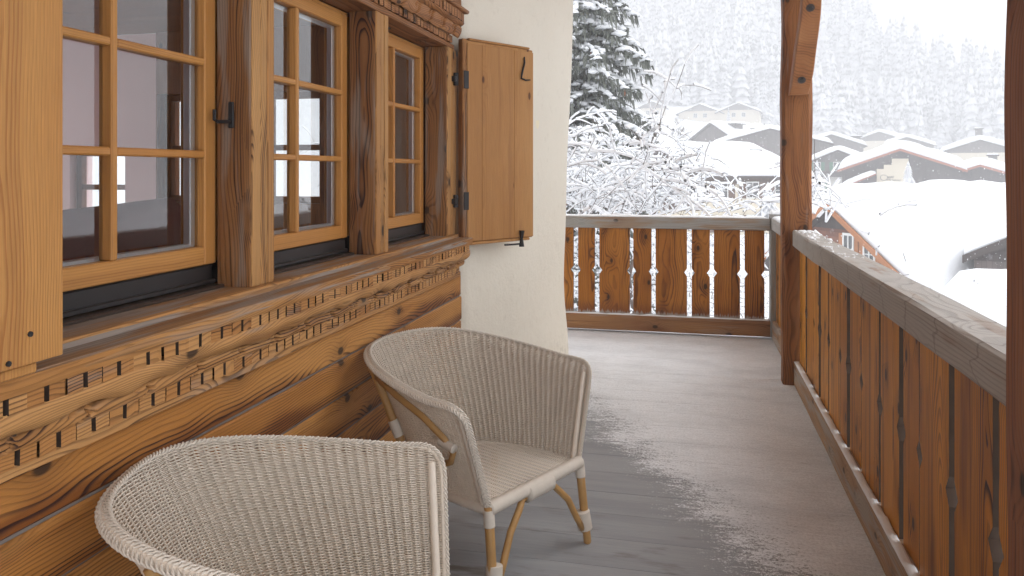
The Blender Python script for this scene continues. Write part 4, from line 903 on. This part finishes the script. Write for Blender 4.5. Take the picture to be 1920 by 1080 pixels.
sg.build('sign_lettering', ink, tC)
aw = obj('awning', *prism([(0, -4.55), (0, -4.75), (-.9, -5.05), (-.92, -4.95)], lambda a, b: (1.45, 1.0 + a, b), (4.6, 0, 0)), M['awning'], tC)
for k in range(10): obj('awning_stripe', *box(1.5 + k * .46, 1.5 + k * .46 + .2, .06, .085, -5.12, -4.93, .0), M['wpaint'], aw)
le = obj('lean_to_roof', *prism([(-7.3, -5.2), (-2.85, -3.2), (-2.85, -3.35), (-7.3, -5.38)], lambda a, b: (a, -.6, b), (0, 1.6, 0)), M['tile'], tC)
rings = []
for k in range(15):
    f = k / 14; x = -7.3 + 4.45 * f; zr = -5.2 + 2.0 * f; hh = .75 * math.sqrt(max(.02, 1 - (2 * f - 1) ** 4)) * (1 + .12 * nz(k * .9, 3, 1)); rings.append([(x, -.62, zr + .01), (x, -.60, zr + hh * .8), (x, -.2, zr + hh), (x, .8, zr + hh), (x, 1.0, zr + .02)])
obj('snow_cap', *sweep(rings), M['snow'], le, True)
obj('lean_to_wall', *prism([(-6.9, -5.9), (-2.85, -5.9), (-2.85, -3.4), (-6.9, -5.3)], lambda a, b: (a, .3, b), (0, .7, 0)), M['xdark'], tC)
D_ = unproj(1838, 309, 98)
chalet('inn_wing', D_, R(-14), 9.5, 14, .34, 'lower dark boarded wing of the inn with red tiled edge', 3.4, 'xdark', 'cream', -3.5, .5, 1.0, 1.0, 'tile', windows=((-2.6, -4.4, 1.2, .9, None), (.4, -4.4, 1.2, .9, None)), chimneys=((2.0, 8.0, 1.0, 1.9),), seed=6)
# green shuttered house
E_ = unproj(1571, 281, 118)
chalet('green_shuttered_chalet', E_, R(-12), 10.5, 13, .44, 'grey gabled chalet with bright green shutters over white lower storey', 4.6, 'xgrey', 'white_r', -4.05, .7, 1.3, .85, windows=((-3.0, -3.15, .95, 1.25, 'green'), (-.2, -3.15, .95, 1.25, 'green'), (2.5, -3.15, .95, 1.25, 'green'), (-2.6, -6.4, .9, 1.4, 'green'), (.9, -6.4, .9, 1.4, None), (3.5, -6.4, .9, 1.4, 'green')), balc=((-4.7, 4.9, -4.0, .75),), seed=7)
# big chalet in the middle
G_ = unproj(1237, 277, 68)
chalet('cream_walled_chalet', G_, R(-58), 11.5, 8.0, .37, 'brown gabled chalet with cream walled side and brown shuttered windows behind bare bushes', 5.2, 'xbrown', 'cream', -3.1, .9, 1.0, .75,
       windows=((.9, -2.0, .7, 1.0, None), (-1.4, -2.0, .7, 1.0, None)), sidewin=[(1, yy, -4.25 - dz, 1.15, 1.25, 'brownsh') for yy in (1.4, 4.4, 7.2) for dz in (0, 2.75)], seed=8, nx=34, ny=30, chimneys=((2.2, 8.0, .9, .5),))
# annexe roof slanting in front of it
H_ = unproj(1196, 307, 52)
chalet('annexe', H_, R(12), 8.6, 7, .45, 'low brown annexe with a thick slanting snow roof behind the bushes', 2.6, 'xbrown', 'cream', -3.2, .6, .8, .5, seed=9)
# grey houses in the middle distance
chalet('weathered_barn', unproj(1180, 245, 96), R(10), 10.5, 11, .46, 'weathered grey barn gable half hidden by the big spruce', 4.5, 'xgrey', 'xgrey', -6.5, .5, .8, .5, seed=10)
chalet('weathered_barn', unproj(1331, 230, 140), R(-38), 9.0, 15, .62, 'steep grey barn with a dark lean-to on its snowy roof', 5.5, 'xgrey', 'xgrey', -6.5, .5, .8, .7, chimneys=((1.9, 4.5, 2.3, .9), (2.8, 10, 2.5, .7)), seed=11)
chalet('weathered_barn', unproj(1444, 241, 128), R(-8), 18, 13, .27, 'wide low-pitched grey barn partly behind the roof post', 5.5, 'xgrey', 'xgrey', -6.5, .7, 1.0, .7, seed=12)
chalet('weathered_barn', unproj(1559, 252, 165), R(-8), 12.5, 14, .36, 'pale grey gabled barn behind the green shuttered chalet', 6.0, 'xgrey', 'white_r', -4.5, .7, 1.0, .8, windows=((-3.4, -4.2, .9, 1.2, None),), chimneys=((5.0, 3.0, 1.6, 1.3),), seed=13)
chalet('distant_house', unproj(1648, 247, 215), R(-25), 9, 16, .36, 'faint far house roof just below the forest', 5, 'xgrey', 'cream', -2.5, .6, .8, .8, chimneys=((-4, 2, 1.4, 1.2),), seed=14)
chalet('distant_house', unproj(1700, 257, 185), R(-20), 9, 15, .34, 'faint far roof with low dormer behind the inn', 5, 'xgrey', 'cream', -2.5, .6, .8, .8, seed=15)
chalet('distant_house', unproj(1838, 262, 150), R(-20), 13, 15, .34, 'snowed-in house behind the inn wing with tall dark chimney', 5, 'xgrey', 'cream', -2.5, .6, .8, 1.0, chimneys=((-.3, 1.5, 1.2, 2.2),), seed=16)
for px, py, d, ww, L, yw, lab in ((1222, 190, 262, 7.5, 9, -4, 'faint hillside house with pale middle window next to the spruce'), (1312, 195, 255, 14, 11, -6, 'broad faint hillside house with shallow snowy roof'), (1384, 193, 250, 13, 11, -8, 'faint hillside house with grey boarded gable'), (1240, 169, 300, 9, 9, -10, 'small faint house highest on the slope')):
    P = unproj(px, py, d); chalet('hillside_house', P, R(yw), ww, L, .42, lab, 4.2, 'xgrey', 'cream', -2.2, .9, 1.0, .6, windows=((-1.5, -4.4, 1.2, 1.3, None), (1.6, -4.4, 1.2, 1.3, None)), seed=17 + ww, group='houses on the slope below the forest', nx=18, ny=10)

# ------------------------------------------------------------------ trees
def snowy_needles(name, dark=(.045, .055, .04), amount=.5):
    s = NT(name); up = s.sep(s.nrm())[2]; n = s.noise(s.pos(), .30, 2, .5)
    f = s.sstep(s.add(s.mul(s.math('ABSOLUTE', up), .55), n), 1.0 - amount * .6, 1.25 - amount * .6)
    return s.bsdf(s.mix(f, dark, (.82, .83, .86)), .8)
M['needle'] = plain('spruce_needles', (.125, .135, .115), .7, var=.35, scale=3); M['bark'] = plain('bark', (.085, .06, .048), .9, var=.3, scale=8); M['forest'] = snowy_needles('snowy_forest', (.17, .18, .18), .66)
M['twig'] = plain('dark_twig', (.15, .12, .105), .9, var=.3, scale=8); M['cone'] = plain('spruce_cone', (.24, .10, .05), .8)
def conifer(h, r, tiers, sides, rng, droop=.18):
    V = []; Fc = []
    for k in range(tiers):
        f = k / tiers; z0 = h * (.06 + .90 * f); rr = r * (1 - f) ** .85 * rng.uniform(.85, 1.12) + .04 * r; zt = z0 + h * 1.5 / tiers * (1 + .3 * (1 - f)); c = len(V); V.append((0, 0, zt)); a0 = rng.uniform(0, 6)
        for j in range(sides * 2):
            a = a0 + math.pi * j / sides; q = rr * (rng.uniform(.85, 1.15) if j % 2 == 0 else rng.uniform(.5, .68)); V.append((math.cos(a) * q, math.sin(a) * q, z0 - (droop * rr if j % 2 == 0 else 0) + rng.uniform(-.02, .02) * h))
        for j in range(sides * 2): Fc.append((c, c + 1 + j, c + 1 + (j + 1) % (sides * 2)))
    return np.array(V), np.array(Fc)
# the wood on the mountain: one mass
protos = [conifer(1, .155, 8, 6, RNG) for _ in range(7)]; VV = []; FF = []; base = 0; cnt = 0
while cnt < 3600:
    y = 300 + 270 * RNG.random() ** 1.15; x = RNG.uniform(-.30 * y, .62 * y)
    z = ground_z(x, y)
    if z < 24 + 4 * nz(x * .03, y * .03, 7) and x < 30: continue
    V, Fc = protos[cnt % 7]; h = RNG.uniform(13, 25); a = RNG.uniform(0, 6.3); ca, sa = math.cos(a), math.sin(a); wd = h * RNG.uniform(.85, 1.4)
    VV.append(np.stack([(V[:, 0] * ca - V[:, 1] * sa) * wd + x, (V[:, 0] * sa + V[:, 1] * ca) * wd + y, V[:, 2] * h + z - .5], 1)); FF.append(Fc + base); base += len(V); cnt += 1
fo = obj('forest', np.concatenate(VV), np.concatenate(FF), M['forest'], None, center=False, npy=True); tag(fo, 'snow laden conifer forest covering the mountain side', 'forest', kind='stuff')
# single conifers at the foot of the slope
def small_fir(x, y, h, r, label, tiers=11, group='single firs between the houses', zb=None, amt=None):
    z = ground_z(x, y) - .2 if zb is None else zb; t = thing('fir_tree', (x, y, z), label, 'tree', group, RNG.uniform(0, 6), 'local')
    V, Fc = conifer(h, r, tiers, 9, RNG, .3); obj('crown', V, Fc, M['forest'], t, npy=True); obj('trunk', *tube([(0, 0, -.3), (0, 0, h * .5)], [h * .02, h * .008], 6), M['bark'], t)
for px, d, h, lab in ((1432, 262, 17, 'tall faint fir between the hillside houses and the roof post'), (1450, 268, 14, 'shorter faint fir beside the tall one by the roof post'), (1366, 244, 7, 'small faint fir in front of the grey gabled hillside house'), (1541, 255, 22, 'tall snowy fir rising behind the pale grey barn'), (1572, 258, 26, 'tallest snowy fir behind the pale grey barn'), (1592, 262, 20, 'snowy fir to the side of the tallest one above the barns')):
    P = unproj(px, 300, d); small_fir(P.x, P.y, h, h * .2, lab)
P = unproj(1703, 340, 93); small_fir(P.x, P.y, 3.6, 1.2, 'small snowy fir in front of the sign panel', zb=P.z - 1.2)
P = unproj(1532, 348, 80); small_fir(P.x, P.y, 5.0, 1.6, 'small snowy fir standing beside the roof post in front of green shutters', zb=P.z - 2.4)
P = unproj(1440, 405, 46); small_fir(P.x, P.y, 2.6, 1.1, 'low snowy fir in front of the cream walled chalet', zb=P.z - .6)

# the big spruce behind the plastered wall
def spruce():
    base = unproj(1082, 320, 22.5); base.z = ground_z(base.x, base.y) - .2; H = 25.0; rng = np.random.default_rng(11)
    t = thing('spruce_tree', base, 'big dark spruce with snow on drooping boughs beside the plastered wall', 'tree', None, 0, 'local')
    obj('trunk', *tube([(0, 0, 0), (.05, 0, 6), (0, .05, 14), (0, 0, H)], [.34, .26, .16, .02], 10), M['bark'], t, True)
    T0 = []; T1 = []; SV = []; SF = []; nb = 0; P0 = []; P1 = []; R0 = []; cones = MB()
    ico = bmesh.new(); bmesh.ops.create_icosphere(ico, subdivisions=1, radius=1); IV = np.array([v.co[:] for v in ico.verts]); IF = np.array([[v.index for v in f.verts] for f in ico.faces]); ico.free()
    z = 1.5
    while z < H - .8:
        f = z / H; rad = 2.75 * (1 - f) ** .72 * rng.uniform(.8, 1.12) + .15; m_ = 8 if z < 16 else 6; a0 = rng.uniform(0, 6)
        for k in range(m_):
            a = a0 + 2 * math.pi * k / m_ + rng.uniform(-.25, .25); L = rad * rng.uniform(.8, 1.15); n = max(5, int(L / .22)); d = np.array([math.cos(a), math.sin(a), 0]); sd_ = np.array([-d[1], d[0], 0]); zz = z + rng.uniform(-.2, .2); prev = np.array([0, 0, zz])
            for i in range(1, n + 1):
                q = i / n; p = d * L * q + np.array([0, 0, zz + .10 * L * math.sin(q * 2.2) - .42 * L * q ** 1.6 + .12 * L * max(0, q - .75)]) + sd_ * rng.normal(0, .02)
                P0.append(prev); P1.append(p); R0.append(.035 * (1 - q) + .008)
                wd = .48 * (1 - .65 * q) * min(1, L / 2 + .3) + .12
                for sg in (-1, 0, 1):                               # hanging sprays of needles
                    for _ in range(3):
                        o_ = p + sd_ * sg * wd * rng.uniform(.15, 1) + d * rng.normal(0, .08); o_[2] -= .08 * abs(sg) + rng.uniform(0, .05)
                        dn = np.array([0, 0, -1.]) * rng.uniform(.12, .36) + d * rng.uniform(.0, .12) + sd_ * sg * rng.uniform(.0, .10)
                        for _ in range(2):
                            sdv = rng.normal(0, 1, 3); sdv[2] *= .3; sdv /= np.linalg.norm(sdv); sw_ = rng.uniform(.025, .055)
                            T0.append((o_ + sdv * sw_, o_ - sdv * sw_, o_ + dn + rng.normal(0, .03, 3)))
                # side twigs that fan forward
                for _ in range(4):
                    sg = rng.choice((-1, 1)); tip = p + d * rng.uniform(.10, .25) + sd_ * sg * wd * rng.uniform(.4, 1.1); tip[2] -= rng.uniform(.02, .16); sdv = np.cross(tip - p, rng.normal(0, 1, 3)); sdv /= np.linalg.norm(sdv) + 1e-6; sdv *= rng.uniform(.02, .05)
                    T0.append((p + sdv, p - sdv, tip))
                if rng.random() < .78 and q > .15:                                  # snow cushions
                    for sg in ((0,) if q > .8 else (-1, 0, 1)):
                        if rng.random() < .12: continue
                        c = p + sd_ * sg * wd * rng.uniform(.3, .75) + np.array([0, 0, .035 - .05 * abs(sg)]); sx, sy_, sz = rng.uniform(.12, .27), rng.uniform(.08, .18), rng.uniform(.04, .085)
                        v = IV * (1 + .25 * rng.standard_normal((len(IV), 1))); v = v[:, :1] * sx * d + v[:, 1:2] * sy_ * sd_ + v[:, 2:3] * sz * np.array([0, 0, 1]) + c; v[:, 2] -= .25 * np.abs((v - c) @ d)
                        SV.append(v); SF.append(IF + nb); nb += len(IV)
                if q > .5 and rng.random() < .05: cones.add(tube([p + [0, 0, -.05], p + [0, 0, -.14], p + [0, 0, -.22]], [.02, .032, .008], 6))
                prev = p
        z += .36 + .10 * f
    tri = np.array(T0).reshape(-1, 3); V, Fc = segs_mesh(P0, P1, R0, np.array(R0) * .8, 3); obj('branches', V, Fc, M['bark'], t, npy=True)
    obj('needles', tri, np.arange(len(tri)).reshape(-1, 3), M['needle'], t, npy=True)['kind'] = 'stuff'
    P0, P1 = np.array(P0), np.array(P1); kq = np.hypot(P1[:, 0], P1[:, 1]) > .35; kq &= rng.random(len(kq)) < .88; hr = rng.uniform(.035, .085, kq.sum()); up_ = np.array([0, 0, 1.]) * hr[:, None] * .8
    v2, f2 = segs_mesh(P0[kq] + up_, P1[kq] + up_, hr, hr * .8, 6); obj('bough_snow', v2, f2, M['snow'], t, True, npy=True)['kind'] = 'stuff'
    obj('snow', np.concatenate(SV), np.concatenate(SF), M['snow'], t, True, npy=True)['kind'] = 'stuff'
    cones.build('cones', M['cone'], t)['kind'] = 'stuff'
spruce()

# bare bushes loaded with snow
def bush(px, d, label, n_stem, L0, depth, spread, seed, lean=(0, 0), zroot=None, snow_r=.014, dens=1.0):
    base = unproj(px, 320, d); base.z = ground_z(base.x, base.y) - .1 if zroot is None else zroot; rng = np.random.default_rng(seed)
    t = thing('bare_bush', base, label, 'bush', 'bare snow-covered bushes beyond the end railing', 0, 'local'); S0 = []; S1 = []; Ra = []; Rb = []
    def grow(p, dr, L, r, lev):
        n = 4 if lev else 6; cur = p.copy(); dd = dr.copy()
        for i in range(n):
            dd = dd + rng.normal(0, .10, 3) + np.array([0, 0, .05 if lev == 0 else -.045 * lev]); dd /= np.linalg.norm(dd); nx_ = cur + dd * L / n; q0, q1 = r * (1 - .6 * i / n), r * (1 - .6 * (i + 1) / n)
            S0.append(cur); S1.append(nx_); Ra.append(q0); Rb.append(q1); cur = nx_
            if lev < depth and (i > (2 if lev == 0 else 0)):
                for _ in range(rng.poisson((1.7 if lev else 2.2) * dens)):
                    ax = rng.normal(0, 1, 3); nd = dd * .75 + ax / np.linalg.norm(ax) * .75; nd[2] = nd[2] * .7 + .08; nd /= np.linalg.norm(nd); grow(cur, nd, L * rng.uniform(.38, .62), q1 * .62, lev + 1)
    for k in range(n_stem):
        a = rng.uniform(0, 6.3); q = spread * math.sqrt(rng.random()); dr = np.array([math.cos(a) * q + lean[0], math.sin(a) * q * .7 + lean[1], 1.0]); dr /= np.linalg.norm(dr); grow(np.array([rng.normal(0, .25), rng.normal(0, .25), 0]), dr, L0 * rng.uniform(.7, 1.1), .030, 0)
    S0, S1, Ra, Rb = map(np.array, (S0, S1, Ra, Rb)); kp = ((S1[:, 2] + base.z > .95) | (rng.random(len(S1)) < .05) | (Ra > .018)) & (S1[:, 1] + base.y > 7.55) & (S0[:, 1] + base.y > 7.55); S0, S1, Ra, Rb = S0[kp], S1[kp], Ra[kp], Rb[kp]; Ra = np.maximum(Ra, .0042); Rb = np.maximum(Rb, .0035)
    V, Fc = segs_mesh(S0, S1, Ra, Rb, 3); obj('branches', V, Fc, M['twig'], t, npy=True)
    sl_ = np.abs((S1 - S0)[:, 2]) / np.linalg.norm(S1 - S0, axis=1); keep = (sl_ < .86) & (rng.random(len(S0)) < .93)
    sr = (snow_r * rng.uniform(.6, 1.35, len(S0)) * (1.15 - .6 * sl_))[keep]; off = np.zeros((keep.sum(), 3)); off[:, 2] = Ra[keep] * .6 + sr * .62
    V, Fc = segs_mesh(S0[keep] + off, S1[keep] + off, sr, sr * rng.uniform(.6, 1.0, len(sr)), 5); obj('snow', V, Fc, M['snow'], t, True, npy=True)['kind'] = 'stuff'
    return t
NB = [bush(1085, 11.5, 'dense snow-laden bush in front of the spruce by the plastered wall', 16, 4.3, 4, .50, 21, dens=1.0, snow_r=.0175),
      bush(1165, 12.8, 'broad snow-laden bush below the spruce boughs', 16, 4.15, 4, .52, 22, dens=1.0, snow_r=.0175),
      bush(1010, 10.8, 'snow-laden bush reaching out from behind the plastered wall', 11, 4.1, 4, .5, 25, lean=(.22, 0), dens=.95, snow_r=.014),
      bush(1235, 12.2, 'low snow-laden bush with one long slanting branch', 10, 3.55, 4, .36, 23, dens=.85, snow_r=.015),
      bush(1300, 13.0, 'thin twiggy bush in front of the cream walled chalet', 6, 2.9, 4, .30, 24, dens=.48, snow_r=.011)]
lb = NB[3]; b0_ = lb.location.copy()
P = [b0_ + Vector((0, 0, .1)), unproj(1180, 520, 11.6)] + [unproj(*q) for q in ((1196, 430, 11.3), (1226, 400, 11.2), (1262, 357, 11.2), (1296, 318, 11.3), (1318, 278, 11.4))]
P = [p - b0_ for p in P]
obj('long_branch', *tube(P, [.034, .028, .022, .019, .014, .009, .004], 7), M['twig'], lb, True)
obj('long_branch_snow', *tube([p + Vector((-.006, 0, .015)) for p in P[2:]], [.018, .017, .015, .011, .003], 6), M['snow'], lb, True)
# bare trees on the far slope
for px, d, h, sd_, lab in ((1287, 175, 13, 31, 'bare forked tree standing above the cream walled chalet roof'), (1262, 190, 9, 32, 'smaller bare tree beside the forked one on the slope')):
    p = unproj(px, 300, d); rng = np.random.default_rng(sd_); S0 = []; S1 = []; Ra = []
    def gr(p_, dr, L, r, lev):
        cur = p_
        for i in range(4):
            dr = dr + rng.normal(0, .10, 3); dr /= np.linalg.norm(dr); n_ = cur + dr * L / 4; S0.append(cur); S1.append(n_); Ra.append(r * (1 - .15 * i)); cur = n_
            if lev < 3:
                for _ in range(2):
                    nd = dr + rng.normal(0, .45, 3); nd[2] = abs(nd[2]) + .3; nd /= np.linalg.norm(nd); gr(cur, nd, L * .5, r * .5, lev + 1)
    t = thing('bare_tree', (p.x, p.y, ground_z(p.x, p.y) - .3), lab, 'tree', 'bare trees on the far slope', 0, 'local'); gr(np.zeros(3), np.array([.05, 0, 1.]), h * .6, .22, 0)
    V, Fc = segs_mesh(S0, S1, Ra, np.array(Ra) * .8, 3); obj('branches', V, Fc, M['twig'], t, npy=True)

# falling flakes and the snowy air
N = 9000; d = 9 + 70 * RNG.random(N) ** 1.6; xc = RNG.uniform(-.05, .75, N) * d; zz = CAMH + RNG.uniform(-.25, .30, N) * d; X = -SY * d + CY * xc; Yv = CY * d + SY * xc
ok = (Yv > 8.2) | (X > 1.4); P = np.stack([X, Yv, zz], 1)[ok]; r = RNG.uniform(.003, .007, len(P))[:, None]
oct_ = np.array([(1, 0, 0), (-1, 0, 0), (0, 1, 0), (0, -1, 0), (0, 0, 1), (0, 0, -1)], float); of_ = np.array([(0, 2, 4), (2, 1, 4), (1, 3, 4), (3, 0, 4), (2, 0, 5), (1, 2, 5), (3, 1, 5), (0, 3, 5)])
V = (P[:, None, :] + oct_[None] * r[:, :, None] * np.array([1, 1, 1.7])).reshape(-1, 3); Fc = (of_[None] + (np.arange(len(P)) * 6)[:, None, None]).reshape(-1, 3)
tag(obj('falling_snow', V, Fc, M['snow'], None, center=False, npy=True), 'fine snowflakes falling over the village', 'snowflakes', kind='stuff')
hz = NT('haze_air'); pv = hz.n('ShaderNodeVolumePrincipled'); pv.inputs['Color'].default_value = (.735, .742, .76, 1); pv.inputs['Density'].default_value = HAZE_DENSITY; hz.t.links.new(pv.outputs[0], hz.out.inputs['Volume'])
zmax = max(np.concatenate(VV)[:, 2].max(), GZ.max()) + 4
Vh = [(x, y, z) for x in (-345, 365) for y in (-70, 615) for z in (GZ.min() - 1.5, zmax)]
tag(obj('haze', Vh, [(0, 1, 3, 2), (4, 6, 7, 5), (0, 4, 5, 1), (2, 3, 7, 6), (0, 2, 6, 4), (1, 5, 7, 3)], hz.m), 'pale snowy air between the balcony and the mountain', 'haze', kind='stuff')
